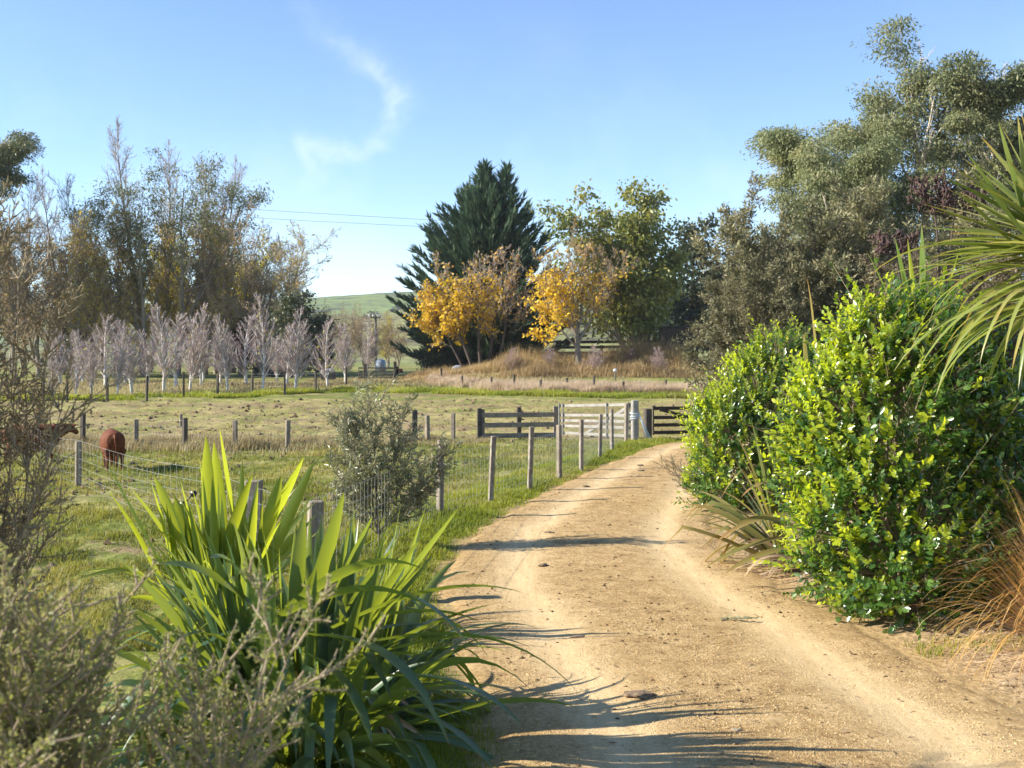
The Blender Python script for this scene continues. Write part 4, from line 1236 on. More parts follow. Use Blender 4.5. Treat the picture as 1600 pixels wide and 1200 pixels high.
# wrapped bale, dark heap, far gate, orange and blue bits beyond
def lump(loc, sx, sy, sz, seed, n=24, m=14, sq=2.6, amp=.06):
    V = []
    for i in range(m):
        ph = math.pi * i / (m - 1)
        for j in range(n):
            th = 2 * math.pi * j / n
            f = lambda c: math.copysign(abs(c) ** (2 / sq), c)
            V.append((f(math.cos(th)) * f(math.sin(ph)), f(math.sin(th)) * f(math.sin(ph)), f(math.cos(ph))))
    V = np.array(V)
    V *= (1 + amp * 2 * fbm(V[:, 0] * 2.2 + seed * 7 + V[:, 2], V[:, 1] * 2.2 + V[:, 2] * 1.7, 3, seed))[:, None]
    V = V * np.array([sx, sy, sz]) + np.array([0, 0, sz]) + np.array(loc)
    F = [(i * n + j, (i + 1) * n + j, (i + 1) * n + (j + 1) % n, i * n + (j + 1) % n) for i in range(m - 1) for j in range(n)]
    return V, np.array(F)

bx, bd_, bz_ = gp(513, 597)
bale = thing('hay_bale', 'old hay bale with a pale cover over its top beyond the birches', 'hay bale', (bx, bd_, bz_))
V, F = lump((bx, bd_, bz_ - .08), .56 * bd_ / 85, .5, .46 * bd_ / 85, 3)
MB().add(V, F).build('bale', plain_mat('weathered hay', (0.12, 0.095, 0.075), .95, 0, .5, 5), bale, True, True)
V, F = lump((bx - .06, bd_ - .02, bz_ + .55 * bd_ / 85), .50 * bd_ / 85, .50, .22 * bd_ / 85, 5)
MB().add(V, F).build('cover', plain_mat('pale bale cover', (0.58, 0.52, 0.48), .8, 0, .15), bale, True, True)
bx, bd_, bz_ = gp(438, 590)
V, F = lump((bx, bd_, bz_ - .2), 1.1, .8, .5, 9, amp=.2)
tag(MB().add(V, F).build('soil_heap', plain_mat('dark heap', (0.05, 0.045, 0.045), .95, 0, .4)), 'low dark heap on the rise behind the ninth birch', 'heap')

ga, gb_ = gp(561, 597), gp(617, 597)
A = np.array([atx(560, 88), 88, gz(atx(560, 88), 88)]); B = np.array([atx(616, 88), 88.5, gz(atx(616, 88), 88.5)])
g2 = thing('farm_gate', 'small far timber gate with a diagonal brace at the end of the far fence', 'gate', tuple(A))
gate(g2, A, B, [(.15, .15), (.4, .4), (.65, .65), (.9, .9)], .12, M['rail'], 1, [(.05, .2, .9, .95)], posts=(.01, .5, .97))
for px in (570, 617):
    x_ = atx(px, 87.8); mb = add_post(MB(), (x_, 87.8, gz(x_, 87.8) - .1), .2, .2, 1.5 if px == 617 else 1.3, .2)
    tag(mb.build('gate_post', M['dark_post'], None, False), 'dark post at the %s end of the small far timber gate' % ('right' if px == 617 else 'left'), 'post')
x_ = atx(623, 104); z_ = gz(x_, 104)
tr = thing('quad_bike', 'tiny orange-red quad bike parked beyond the far gate left of the cypress', 'quad bike', (x_, 104, z_))
om = plain_mat('faded orange paint', (0.60, 0.10, 0.03), .45)
V, F, T = box_arr((x_ + .15, 104, z_ + .55), 1.1, .7, .5)
mb = MB().add(V, F); mb.f.append(T); mb.build('bonnet', om, tr, False, True)
V, F, T = box_arr((x_ - .45, 104, z_ + .62), .5, .9, .8)
mb = MB().add(V, F); mb.f.append(T); mb.build('seat', M['dark_wood'], tr, False, True)
for dx, r_ in ((-.5, .5), (.5, .34)):
    for s_ in (-1, 1):
        add_tube(MB(), [(x_ + dx, 104 + s_ * .52, z_ + r_), (x_ + dx, 104 + s_ * .72, z_ + r_)], r_, 14).build('wheel', M['dark_wood'], tr, False, True)
tr.scale = (.5, .5, .5)
x_ = atx(595, 112); z_ = gz(x_, 112)
tk = thing('water_tank', 'pale blue-grey tank or shed end just showing behind the far gate', 'tank', (x_, 112, z_))
add_tube(MB(), [(x_, 112, z_ - .1), (x_, 112, z_ + 1.1), (x_, 112, z_ + 1.25), (x_, 112, z_ + 1.3)], [.5, .5, .35, .1], 16).build('tank_body', plain_mat('pale tank plastic', (0.40, 0.46, 0.55), .5), tk, True, True)
x_ = atx(716, 94); z_ = gz(x_, 94)
V, F = lump((x_, 94, z_ - .1), .5, .45, .4, 13, amp=.2)
tag(MB().add(V, F).build('boulder', plain_mat('grey-blue stone', (0.2, 0.22, 0.26), .9, 0, .3)), 'grey-blue boulder at the foot of the cypress', 'boulder')

# ------------------------------------------------------------------ cows
def cow_mesh(name, mat, pose):
    """one continuous body: lofted trunk, neck, head and jointed legs fused by a voxel remesh"""
    mb = MB()
    def loft(rings, n=18):
        V, F = [], []
        for (c, ax, rx, rz, bx) in rings:
            c = np.array(c); ax = unit(np.array(ax, float))
            s = unit(np.cross(ax, [0, 0, 1.0])); u = np.cross(s, ax)
            for k in range(n):
                t = 2 * math.pi * k / n
                cs, sn = math.cos(t), math.sin(t)
                e = 2 / bx
                V.append(c + s * rx * math.copysign(abs(cs) ** e, cs) + u * rz * math.copysign(abs(sn) ** e, sn))
        for i in range(len(rings) - 1):
            for k in range(n):
                F.append((i * n + k, i * n + (k + 1) % n, (i + 1) * n + (k + 1) % n, (i + 1) * n + k))
        m0 = mb.n
        mb.add(np.array(V), np.array(F))
        mb.f.append(np.array([list(range(n))[::-1], list(range((len(rings) - 1) * n, len(rings) * n))]) + m0)
    Y = (0, 1, 0)
    # trunk, tail end at y = -0.72, chest at +0.75
    loft([((0, -.75, .92), Y, .10, .13, 2), ((0, -.70, .90), Y, .22, .25, 2.2), ((0, -.56, .88), Y, .29, .31, 2.4), ((0, -.3, .84), Y, .31, .34, 2.3), ((0, .05, .81), Y, .345, .38, 2.2),
          ((0, .35, .83), Y, .31, .37, 2.2), ((0, .58, .86), Y, .25, .34, 2.2), ((0, .76, .92), Y, .17, .25, 2), ((0, .84, .95), Y, .08, .14, 2)])
    loft([((0, -.72, .98), (0, .4, 1), .05, .05, 2), ((0, -.5, 1.14), Y, .15, .07, 2), ((0, .0, 1.13), Y, .14, .07, 2), ((0, .5, 1.15), Y, .10, .07, 2)])
    hd, hp = pose['head'], pose['dir']
    hd = np.array(hd); hp = unit(np.array(hp, float))
    nb = np.array([0, .66, .98]); ne = hd
    dn = unit(ne - nb)
    loft([(nb, dn, .17, .27, 2), (nb * .6 + ne * .4, dn, .13, .20, 2), (nb * .2 + ne * .8, dn, .105, .15, 2), (ne + dn * .03, dn, .09, .12, 2)])
    loft([(hd - hp * .07, hp, .07, .09, 2), (hd, hp, .105, .125, 2.2), (hd + hp * .12, hp, .095, .115, 2.2), (hd + hp * .27, hp, .068, .08, 2.2), (hd + hp * .36, hp, .075, .07, 2.4), (hd + hp * .41, hp, .05, .045, 2)])
    s = unit(np.cross(hp, [0, 0, 1.0])); u = np.cross(s, hp)
    for sg in (-1, 1):
        e0 = hd + s * sg * .08 + u * .06 - hp * .02; e1 = e0 + s * sg * .17 + u * .01 - hp * .02
        ea = unit(e1 - e0)
        loft([(e0, ea, .03, .03, 2), (e0 * .5 + e1 * .5, ea, .03, .055, 2), (e1, ea, .012, .02, 2)], 10)
        # hind leg: stifle forward, hock back, upright shank
        x = .19 * sg
        dz = pose.get('step', 0) * sg
        P = [(x, -.52, .86, .17, .24), (x * 1.05, -.46, .64, .13, .18), (x * 1.02, -.56, .48, .065, .085), (x, -.66, .40, .045, .06), (x, -.64 + dz * .3, .22, .036, .042), (x, -.62 + dz, .08, .042, .046), (x, -.60 + dz, .0, .055, .065)]
        loft([((a, b, c), (0, 0, -1) if i in (0, 6) else (0, -.2, -1), rx, ry, 2) for i, (a, b, c, rx, ry) in enumerate(P)], 14)
        x = .16 * sg
        P = [(x, .50, .86, .13, .20), (x, .50, .62, .085, .12), (x, .50 - dz * .3, .42, .055, .062), (x, .50 - dz * .6, .36, .055, .058), (x, .49 - dz, .2, .036, .040), (x, .50 - dz, .08, .042, .046), (x, .51 - dz, .0, .055, .065)]
        loft([((a, b, c), (0, 0.02, -1), rx, ry, 2) for (a, b, c, rx, ry) in P], 14)
    add_tube(mb, [(0, -.70, 1.10), (0, -.80, 1.02), (.01, -.83, .8), (.02, -.82, .55), (.03, -.81, .42), (.03, -.81, .28)], [.045, .035, .024, .018, .035, .012], 8)
    me = mb.mesh(name, mat)
    ob = bpy.data.objects.new(name, me); COL.objects.link(ob)
    md = ob.modifiers.new('remesh', 'REMESH'); md.mode = 'VOXEL'; md.voxel_size = 0.02; md.use_smooth_shade = True
    md = ob.modifiers.new('smooth', 'SMOOTH'); md.factor = .5; md.iterations = 3
    return ob

def cow_mat():
    m, n = new_mat('rust-red cow hide')
    tcd = n.n('ShaderNodeTexCoord').outputs['Object']
    f = n.noise(n.n('ShaderNodeMapping', {'Vector': tcd, 'Scale': (22, 22, 7)}).outputs[0], 1.5, 4.0, .7)
    c = n.ramp(f, [(.3, (0.055, 0.014, 0.006)), (.55, (0.135, 0.036, 0.010)), (.8, (0.25, 0.085, 0.022))])
    b = n.n('ShaderNodeBump', {'Strength': .5, 'Distance': .02, 'Height': f})
    p = n.n('ShaderNodeBsdfPrincipled', {'Base Color': c, 'Roughness': .75, 'Specular IOR Level': .25, 'Normal': b.outputs[0]})
    n.n('ShaderNodeOutputMaterial', {0: p.outputs[0]})
    return m
CM = cow_mat()
eye_m = plain_mat('dark eye', (0.01, 0.008, 0.008), .15)
dkm = plain_mat('dark hide', (0.05, 0.02, 0.014), .7)
def cow(label, loc, rz, pose, sc):
    t = thing('cow', label, 'cow', loc, rz)
    o = cow_mesh('body', CM, pose); o.parent = t
    hd = np.array(pose['head']); hp = unit(np.array(pose['dir'], float)); s = unit(np.cross(hp, [0, 0, 1.0])); u = np.cross(s, hp)
    for sg in (-1, 1):
        c = hd + hp * .09 + s * sg * .088 + u * .05
        mb = MB(); add_tube(mb, [c - s * sg * .018, c, c + s * sg * .012], [.012, .02, .008], 8)
        mb.build('eye', eye_m, t)
    mb = MB(); add_tube(mb, [hd + hp * .37 - u * .01, hd + hp * .415 - u * .01, hd + hp * .43 - u * .012], [.074, .056, .02], 12)
    mb.build('muzzle', dkm, t)
    t.scale = (sc, sc, sc)
    return t
x_ = atx(176, 23.6)
cow('rust-brown cow seen from behind, grazing with its head down in the green paddock', (x_, 23.6, gz(x_, 23.6) - .03), R(24), {'head': (.10, 1.18, .40), 'dir': (.05, .45, -.9), 'step': .05}, .73)
x_ = atx(48, 24.6)
cow('reddish-brown cow standing side-on and looking over here, half hidden by the brown shrub', (x_, 24.6, gz(x_, 24.6) - .03), R(-66), {'head': (-.12, 1.05, 1.10), 'dir': (-.75, .55, -.4), 'step': .08}, .74)

# ------------------------------------------------------------------ near plants
M['flax'] = leaf_mat('flax leaves', [(0.035, 0.075, 0.030), (0.06, 0.115, 0.035), (0.10, 0.16, 0.04), (0.15, 0.20, 0.05)], 0.48, 0.42, 0.45, tcol=(0.80, 0.86, 0.03), scale=.9, var=.3, tip=(.93, (0.22, 0.12, 0.05)))
M['flax_bluish'] = leaf_mat('blue-green flax leaves', [(0.025, 0.058, 0.034), (0.045, 0.095, 0.05), (0.09, 0.145, 0.055)], 0.32, 0.36, 0.55, tcol=(0.70, 0.80, 0.03), scale=.9, var=.3, tip=(.93, (0.22, 0.12, 0.05)))
M['flax_brown'] = leaf_mat('bronze flax leaves', [(0.07, 0.10, 0.03), (0.14, 0.16, 0.045), (0.24, 0.20, 0.06), (0.33, 0.26, 0.11)], 0.35, 0.35, 0.5, scale=.9, var=.3, tip=(.7, (0.36, 0.20, 0.08)))
M['dead_leaf'] = leaf_mat('dead strap leaves', [(0.20, 0.13, 0.08), (0.36, 0.27, 0.17), (0.46, 0.37, 0.25)], 0.25, 0.7, 0.2, scale=1)
M['cabbage'] = leaf_mat('cabbage tree blades', [(0.10, 0.15, 0.035), (0.17, 0.22, 0.05), (0.26, 0.28, 0.08), (0.36, 0.34, 0.13)], 0.42, 0.35, 0.5, scale=1.2, var=.3, tip=(.80, (0.42, 0.26, 0.06)))
M['sedge'] = leaf_mat('orange sedge blades', [(0.24, 0.17, 0.07), (0.40, 0.27, 0.10), (0.50, 0.29, 0.08), (0.58, 0.48, 0.30)], 0.4, 0.5, 0.3, scale=2, var=.3)
M['olive_leaf'] = leaf_mat('olive leaves', [(0.09, 0.105, 0.055), (0.17, 0.185, 0.095), (0.26, 0.27, 0.15), (0.38, 0.39, 0.27)], 0.22, 0.36, 0.55, scale=2)
M['shrub_leaf'] = leaf_mat('tiny olive-brown leaves', [(0.13, 0.155, 0.05), (0.23, 0.26, 0.085), (0.36, 0.36, 0.14), (0.46, 0.42, 0.22)], 0.42, 0.5, 0.35, scale=3)
M['brown_shrub'] = leaf_mat('brown wispy foliage', [(0.12, 0.095, 0.055), (0.20, 0.16, 0.085), (0.27, 0.22, 0.12), (0.22, 0.21, 0.09)], 0.32, 0.6, 0.25, scale=1.2)
M['pale_stem'] = bark_mat('pale grey-tan stems', (0.16, 0.12, 0.08), (0.34, 0.27, 0.19), 9, .3)
M['stem'] = bark_mat('grey-brown stems', (0.13, 0.10, 0.065), (0.32, 0.26, 0.17), 9, .3)

def hedge_mat():
    m, n = new_mat('glossy hedge leaves')
    geo = n.n('ShaderNodeNewGeometry'); r = geo.outputs['Random Per Island']
    a = n.n('ShaderNodeAttribute', attribute_name='a').outputs['Fac']
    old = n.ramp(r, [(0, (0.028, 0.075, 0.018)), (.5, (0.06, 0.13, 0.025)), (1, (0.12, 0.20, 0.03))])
    new = n.ramp(r, [(0, (0.22, 0.32, 0.02)), (.5, (0.36, 0.44, 0.025)), (1, (0.52, 0.52, 0.03))])  # young leaf colour; also paints the sunward side of the shrub brighter
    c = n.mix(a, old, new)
    p = n.n('ShaderNodeBsdfPrincipled', {'Base Color': c, 'Roughness': .27, 'Specular IOR Level': .62})
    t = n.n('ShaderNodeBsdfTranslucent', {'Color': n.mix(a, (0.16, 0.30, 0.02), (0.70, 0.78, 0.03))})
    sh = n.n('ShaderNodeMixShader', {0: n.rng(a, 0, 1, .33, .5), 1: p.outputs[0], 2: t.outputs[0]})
    n.n('ShaderNodeOutputMaterial', {0: sh.outputs[0]})
    return m
M['hedge'] = hedge_mat()

def hedge(label, ell, ns, seed, k=1.0):
    g = rs(seed)
    E = np.array(ell, float); C, Rd = E[:, :3], E[:, 3:]
    area = (Rd[:, 0] * Rd[:, 1] + Rd[:, 1] * Rd[:, 2] + Rd[:, 0] * Rd[:, 2])
    i = g.choice(len(E), ns * 2, p=area / area.sum())
    v = rvec(g, ns * 2)
    dep = 1 - .30 * g.rand(ns * 2) ** 2.0 + .40 * (vnoise(v[:, 0] * 3.2 + i * 3, v[:, 2] * 3.2 + v[:, 1] * 2.4, seed) - .55)
    P = C[i] + v * Rd[i] * dep[:, None]
    nrm = unit(v / Rd[i])
    inside = np.zeros(len(P), bool)
    for j in range(len(E)):
        inside |= (np.sum(((P - C[j]) / Rd[j]) ** 2, 1) < .72) & (i != j)
    ok = ~inside & (P[:, 2] > H(P[:, 0], P[:, 1]) + .04)
    P, nrm = P[ok], nrm[ok]
    n = len(P)
    d = unit(nrm * .7 + np.array([[0, 0, .75]]) + rvec(g, n) * .45)
    L = .13 + .30 * g.rand(n) ** 1.6
    L[g.rand(n) < .07] += .20
    L[g.rand(n) < .02] += .25
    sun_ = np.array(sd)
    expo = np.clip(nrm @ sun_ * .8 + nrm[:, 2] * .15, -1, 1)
    young = (g.rand(n) < np.clip(0.26 + .72 * expo, .08, .95)).astype(float) * (.45 + .55 * g.rand(n))  # new growth, crowded on sunward shoots, so the sunlit side is painted in too
    stem = MB(); add_segs(stem, P - nrm * .22, P + d * L[:, None], .0045, .002, 3)
    # main stems from the ground to the middle of the mass
    foot = np.array([C[:, 0].mean(), C[:, 1].mean(), 0]); foot[2] = gz(foot[0], foot[1]) - .05
    for q in range(0, n, max(1, n // 70)):
        a0 = foot + np.array([g.normal() * .15, g.normal() * .15, 0]); b0 = P[q] - nrm[q] * .2
        mid = (a0 + b0) / 2 + np.array([0, 0, -.15]) + g.normal(size=3) * .06
        add_tube(stem, [a0, (a0 + mid) / 2 + [0, 0, .05], mid, (mid + b0) / 2 + [0, 0, .03], b0], [.018, .015, .012, .009, .006], 5)
    lf = MB()
    m = 14
    for q in range(m):
        t = .1 + .9 * (q + g.rand(n)) / m
        pos = P + d * (L * t)[:, None]
        az = q * 2.4 + g.rand(n) * .9
        s = unit(np.cross(d, rvec(g, n))); u = np.cross(d, s)
        out = s * np.cos(az)[:, None] + u * np.sin(az)[:, None]
        y = unit(out + d * (.35 + .75 * t)[:, None])
        ln = (.038 + .040 * g.rand(n)) * k * (1.08 - .35 * t)
        age_sunlit = np.clip(young * (t > .35) * (.5 + t * .8), 0, 1)
        add_leaves(lf, LEAF_O, pos, y, unit(d + rvec(g, n) * .25), ln, ln * .56, age_sunlit)
    loc = (float(foot[0]), float(foot[1]), float(foot[2]))
    t = thing('hedge_shrub', label, 'shrub', loc)
    stem.build('stems', M['stem'], t, True, True)
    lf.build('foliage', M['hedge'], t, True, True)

hedge('big glossy bright green shrub at the right edge of the drive',
      [(3.2, 10.3, .95, .66, .85, .95), (3.25, 10.3, 1.5, .68, .85, .80), (3.5, 10.4, 1.85, .65, .8, .82), (3.85, 10.6, 1.3, .7, .9, 1.15), (3.8, 10.6, 1.85, .6, .7, .74), (2.98, 10.2, 1.5, .38, .5, .58), (3.40, 9.95, .6, .65, .7, .7), (3.22, 10.2, 2.28, .22, .3, .42), (4.2, 10.5, 1.0, .6, .8, 1.0)], 4600, 91, 1.15)
hedge('smaller glossy green shrub farther along the drive beside the dark gate',
      [(3.35, 17.3, .75, .62, .7, .85), (3.75, 17.5, 1.2, .68, .8, 1.0), (4.05, 17.7, 1.75, .55, .7, .80), (3.25, 17.2, 1.15, .42, .5, .55), (4.5, 17.8, 1.1, .7, .8, 1.1)], 2600, 92, 1.15)

def flax(label, loc, n, seed, Lr, Wr, lean, droop, mat, heroes=(), az=None, dead=10, spread=.28, kinks=.15):
    """fans of sword leaves from one crown"""
    g = rs(seed)
    root = thing('flax_plant', label, 'plant', loc)
    nf = max(3, n // 9)
    fa = g.rand(nf) * 6.283 if az is None else g.uniform(az[0], az[1], nf)
    fl = np.abs(g.normal(size=nf)) * lean
    fi = g.randint(0, nf, n)
    th = fa[fi] + g.normal(size=n) * .35
    le = np.clip(fl[fi] + g.normal(size=n) * .16, .03, 1.25)
    d0 = np.stack([np.cos(th) * np.sin(le), np.sin(th) * np.sin(le), np.cos(le)], 1)
    fo = np.stack([np.cos(fa), np.sin(fa), np.zeros(nf)], 1) * (spread * np.sqrt(g.rand(nf)))[:, None]
    base = np.array(loc) + fo[fi] + g.normal(size=(n, 3)) * np.array([.03, .03, .0]) - np.array([0, 0, .04])
    L = g.uniform(*Lr, n); Wd = g.uniform(*Wr, n)
    kk = np.stack([np.where(g.rand(n) < kinks, g.uniform(.55, .8, n), 9), g.uniform(.5, 1.3, n)], 1)
    mb = MB()
    add_blades(mb, base, d0, L, Wd, droop * np.exp(g.normal(size=n) * .5) * (.3 + le), 12, .34, g.normal(size=n) * .5, kk)
    if heroes:
        B = np.array([at(*h[0]) for h in heroes]); T_ = np.array([at(*h[1]) for h in heroes])
        v = T_ - B
        ln = np.linalg.norm(v, axis=1) * np.array([1.0 + h[3] * .10 for h in heroes])
        dr = np.array([h[3] for h in heroes])
        dd = unit(v) + np.array([[0, 0, 1.0]]) * (dr * .55)[:, None]
        add_blades(mb, B, dd, ln, np.array([h[2] for h in heroes]), dr, 14, .30, np.array([(h[4] if len(h) > 4 else .2) for h in heroes]))
    mb.build('leaves', M[mat], root, True, True)
    if dead:
        db = MB()
        th = g.rand(dead) * 6.283 if az is None else g.uniform(az[0], az[1], dead)
        d1 = np.stack([np.cos(th), np.sin(th), g.uniform(.1, .8, dead)], 1)
        add_blades(db, np.array(loc) + d1 * .1, d1, g.uniform(.5, .9, dead) * Lr[0], g.uniform(.5, .8, dead) * Wr[0], g.uniform(.8, 2, dead), 9, .2, g.normal(size=dead))
        db.build('dead_leaves', M['dead_leaf'], root, True, True)
    return root

# rear flax of the left clump
ax, ay = -2.3, 9.2
HA = [((262, 900, 9.0), (165, 722, 8.7), .11, .10), ((330, 870, 9.1), (322, 682, 9.1), .115, .03, 1.2), ((352, 868, 9.2), (334, 690, 9.3), .11, .03, .3), ((374, 870, 9.2), (343, 670, 9.2), .10, .08, .2),
      ((300, 880, 9.1), (240, 745, 9.1), .10, .12, 1.0), ((290, 880, 9.1), (205, 768, 9.0), .11, .2), ((392, 880, 9.2), (475, 716, 9.0), .12, .05), ((400, 890, 9.1), (440, 742, 9.0), .12, .05, .9), ((410, 900, 9.1), (492, 722, 8.9), .10, .1, 1.3),
      ((350, 900, 9.0), (280, 780, 8.9), .12, .1), ((315, 890, 9.1), (272, 775, 9.2), .11, .04, .8), ((395, 880, 9.2), (372, 760, 9.2), .10, .05), ((340, 890, 9.), (395, 742, 8.9), .09, .1, .8)]
flax('tall upright flax with backlit yellow-green sword leaves by the thick fence posts', (ax, ay, gz(ax, ay)), 120, 101, (.80, 1.45), (.045, .085), .58, .7, 'flax', HA, dead=8)
# front flax of the left clump
bx, by = -1.18, 6.6
HB = [((470, 1010, 6.48), (538, 770, 6.38), .115, .05, .4), ((500, 1000, 6.48), (582, 810, 6.38), .10, .12, .3), ((515, 1010, 6.48), (612, 862, 6.38), .10, .2, .5), ((560, 1000, 6.38), (716, 796, 6.20), .085, .03, .2), ((560, 1010, 6.38), (682, 862, 6.29), .08, .06, .4), ((545, 1010, 6.38), (655, 845, 6.29), .07, .06, .6),
      ((455, 1000, 6.48), (475, 800, 6.48), .09, .05, 1.0), ((450, 1000, 6.48), (520, 855, 6.48), .10, .2, .8),
      ((450, 950, 6.29), (662, 928, 6.10), .10, 1.2, .6), ((440, 960, 6.20), (700, 1110, 5.64), .12, 1.5, .4), ((470, 990, 6.10), (640, 1200, 5.55), .12, 1.3, .2), ((520, 980, 6.29), (815, 968, 5.92), .085, .75, .3), ((560, 1030, 6.20), (815, 1042, 5.92), .09, .7, .2),
      ((590, 1000, 6.10), (862, 1165, 5.74), .06, 1.2, .5), ((560, 1060, 6.10), (790, 1200, 5.64), .10, 1.1, .2), ((600, 960, 6.20), (745, 990, 6.01), .06, .6, .5), ((480, 1020, 6.01), (560, 1215, 5.46), .11, 1.2, .5), ((430, 1000, 6.01), (470, 1190, 5.55), .09, 1.1, 1.0),
      ((400, 930, 6.38), (330, 880, 6.10), .10, 1.4, .4), ((400, 950, 6.38), (250, 900, 6.10), .11, 1.0, .4), ((620, 1080, 6.10), (800, 1105, 5.83), .06, .6, .3), ((590, 1100, 6.01), (750, 1240, 5.55), .11, .9, .3), ((580, 1020, 6.20), (770, 955, 6.01), .07, .3, .3)]
flax('large front flax with arching dark blue-green leaves hanging over the drive edge', (bx, by, gz(bx, by)), 430, 102, (.85, 1.40), (.045, .085), .84, 1.2, 'flax_bluish', HB, dead=46, spread=.46, kinks=.3)
# bronze flax leaning out between the two glossy shrubs
HC = [((1268, 830, 11.6), (1112, 905, 11.2), .075, .5, .3), ((1262, 850, 11.5), (1140, 912, 11.0), .09, .5, .3), ((1260, 800, 11.8), (1130, 872, 11.3), .07, .7, .5), ((1262, 760, 11.9), (1168, 805, 11.5), .06, 1.1, .3), ((1270, 720, 12.), (1160, 668, 11.8), .05, .3, .5), ((1275, 700, 12.), (1180, 678, 11.8), .05, .5, .2),
      ((1280, 800, 11.7), (1165, 760, 11.4), .055, .5, .5), ((1280, 610, 12.2), (1262, 448, 12.), .045, .9, .5), ((1262, 600, 12.2), (1256, 522, 12.), .07, .1, .5), ((1260, 830, 11.6), (1152, 838, 11.2), .06, .8, .8), ((1255, 780, 11.6), (1210, 690, 11.6), .06, .2, .5)]
fx, fy = 3.15, 12.1
flax('bronze flax with drooping brown-edged leaves leaning out between the two glossy shrubs', (fx, fy, gz(fx, fy)), 34, 103, (1.1, 1.7), (.06, .09), .62, 1.1, 'flax_brown', HC, az=(2.2, 4.4), dead=22, kinks=.4)
# tall flax behind the big shrub, with a seed stalk
fx, fy = 4.25, 12.6
HD = [((1440, 560, 12.6), (1398, 372, 12.4), .12, .05, .3), ((1445, 560, 12.6), (1440, 352, 12.5), .11, .02, .4), ((1440, 560, 12.6), (1418, 372, 12.6), .09, .02, 1.1), ((1450, 560, 12.6), (1478, 420, 12.5), .09, .1, .4), ((1430, 560, 12.6), (1352, 395, 12.4), .08, .25, .4), ((1450, 560, 12.6), (1500, 390, 12.4), .05, .1, .3), ((1420, 560, 12.5), (1375, 448, 12.5), .09, .2, .3)]
fd_ = flax('tall stiff flax rising behind the big glossy shrub, with a dark dead seed stalk', (fx, fy, gz(fx, fy)), 34, 104, (1.9, 2.7), (.07, .10), .35, .5, 'flax', HD, dead=6)
g = rs(7)
pod_m = plain_mat('dry maroon seed pods', (0.06, 0.03, 0.026), .8, 0, .4)
for (p0, p1, dx) in (((1462, 560), (1452, 285), 0), ((1440, 560), (1505, 300), 1), ((1430, 560), (1408, 372), 2)):
    st_ = MB(); pods = MB()
    a_, b_ = at(*p0, 12.8), at(*p1, 12.8)
    q = np.array([a_ + (b_ - a_) * t + np.array([.08 * math.sin(t * 3 + dx), 0, 0]) for t in np.linspace(0, 1, 8)])
    add_tube(st_, q, np.linspace(.022, .008, 8), 6)
    for k in range(14):
        t = .84 + .16 * k / 13
        c = np.array([np.interp(t, np.linspace(0, 1, 8), q[:, m]) for m in range(3)])
        s_ = (1 if k % 2 else -1)
        e = c + np.array([s_ * (.26 - .5 * (t - .84)) * g.uniform(.7, 1.3), g.normal() * .1, .04])
        add_tube(pods, [c, (c + e) / 2 + [0, 0, .02], e], .006, 4)
        for w in range(8):
            o = c + (e - c) * g.uniform(.25, 1.05) + g.normal(size=3) * .02
            add_tube(pods, [o, o + np.array([g.normal() * .015, g.normal() * .01, .03]), o + np.array([g.normal() * .03, g.normal() * .02, .07])], [.006, .013, .004], 5)
    so = st_.build('flower_stalk', M['dark_bark'], fd_, True, True)
    po = bpy.data.objects.new('seed_head', pods.mesh('seed_head', pod_m, tuple(fd_.location))); COL.objects.link(po); po.parent = so

# cabbage tree at the right edge
cx0, cy0 = atx(1668, 8.5), 8.5
cz0 = float(at(1668, 402, 8.5)[2])
ct = thing('cabbage_tree', 'cabbage tree with a burst of long yellow-green blades leaning in at the right edge', 'tree', (cx0, cy0, gz(cx0, cy0)))
tb = MB(); add_tube(tb, [(cx0 + .12, cy0 + .1, gz(cx0, cy0) - .1), (cx0 + .1, cy0 + .05, 1.0), (cx0 + .04, cy0, 2.0), (cx0, cy0, cz0)], [.15, .12, .11, .09], 12)
tb.build('trunk', M['stem'], ct, True, True)
g = rs(5)
n = 190
v = rvec(g, n); v[:, 2] = np.abs(v[:, 2]) * .9 - .12
v = unit(v)
lb = MB()
add_blades(lb, np.array([cx0, cy0, cz0]) + v * .06 + np.array([[0, 0, .12]]) * g.rand(n, 1), v, g.uniform(.8, 1.08, n), g.uniform(.042, .060, n), np.clip(1.0 - v[:, 2], .05, 1) * g.uniform(.1, .7, n), 9, .35, g.normal(size=n) * .3, None,
           ([0, .1, .35, .7, .9, 1], [.55, .8, 1, .72, .34, .02]))
lb.build('leaf_head', M['cabbage'], ct, True, True)
n = 105
th = g.rand(n) * 6.283
v = np.stack([np.cos(th), np.sin(th), g.uniform(-.35, .45, n)], 1)
lb = MB()
add_blades(lb, np.array([cx0, cy0, cz0 - .06]) + v * .06 - np.array([[0, 0, .3]]) * g.rand(n, 1), v, g.uniform(1.05, 1.6, n), g.uniform(.036, .052, n), g.uniform(1.0, 2.1, n), 10, .3, g.normal(size=n) * .3, None,
           ([0, .1, .35, .7, .9, 1], [.6, .8, 1, .75, .34, .02]))
lb.build('drooping_leaves', M['cabbage'], ct, True, True)
HC2 = [((1650, 400, 8.4), (1440, 322, 8.2), .05, .15), ((1650, 400, 8.4), (1450, 336, 8.2), .045, .3), ((1650, 390, 8.5), (1478, 298, 8.4), .05, .15), ((1610, 380, 8.5), (1508, 235, 8.4), .055, .05), ((1612, 375, 8.5), (1560, 190, 8.4), .06, .02), ((1614, 370, 8.5), (1590, 180, 8.4), .05, .02), ((1612, 380, 8.4), (1515, 262, 8.3), .06, .1),
       ((1645, 410, 8.4), (1452, 412, 8.2), .04, .35), ((1606, 415, 8.4), (1470, 438, 8.2), .04, .5), ((1606, 405, 8.4), (1490, 300, 8.2), .05, .2)]
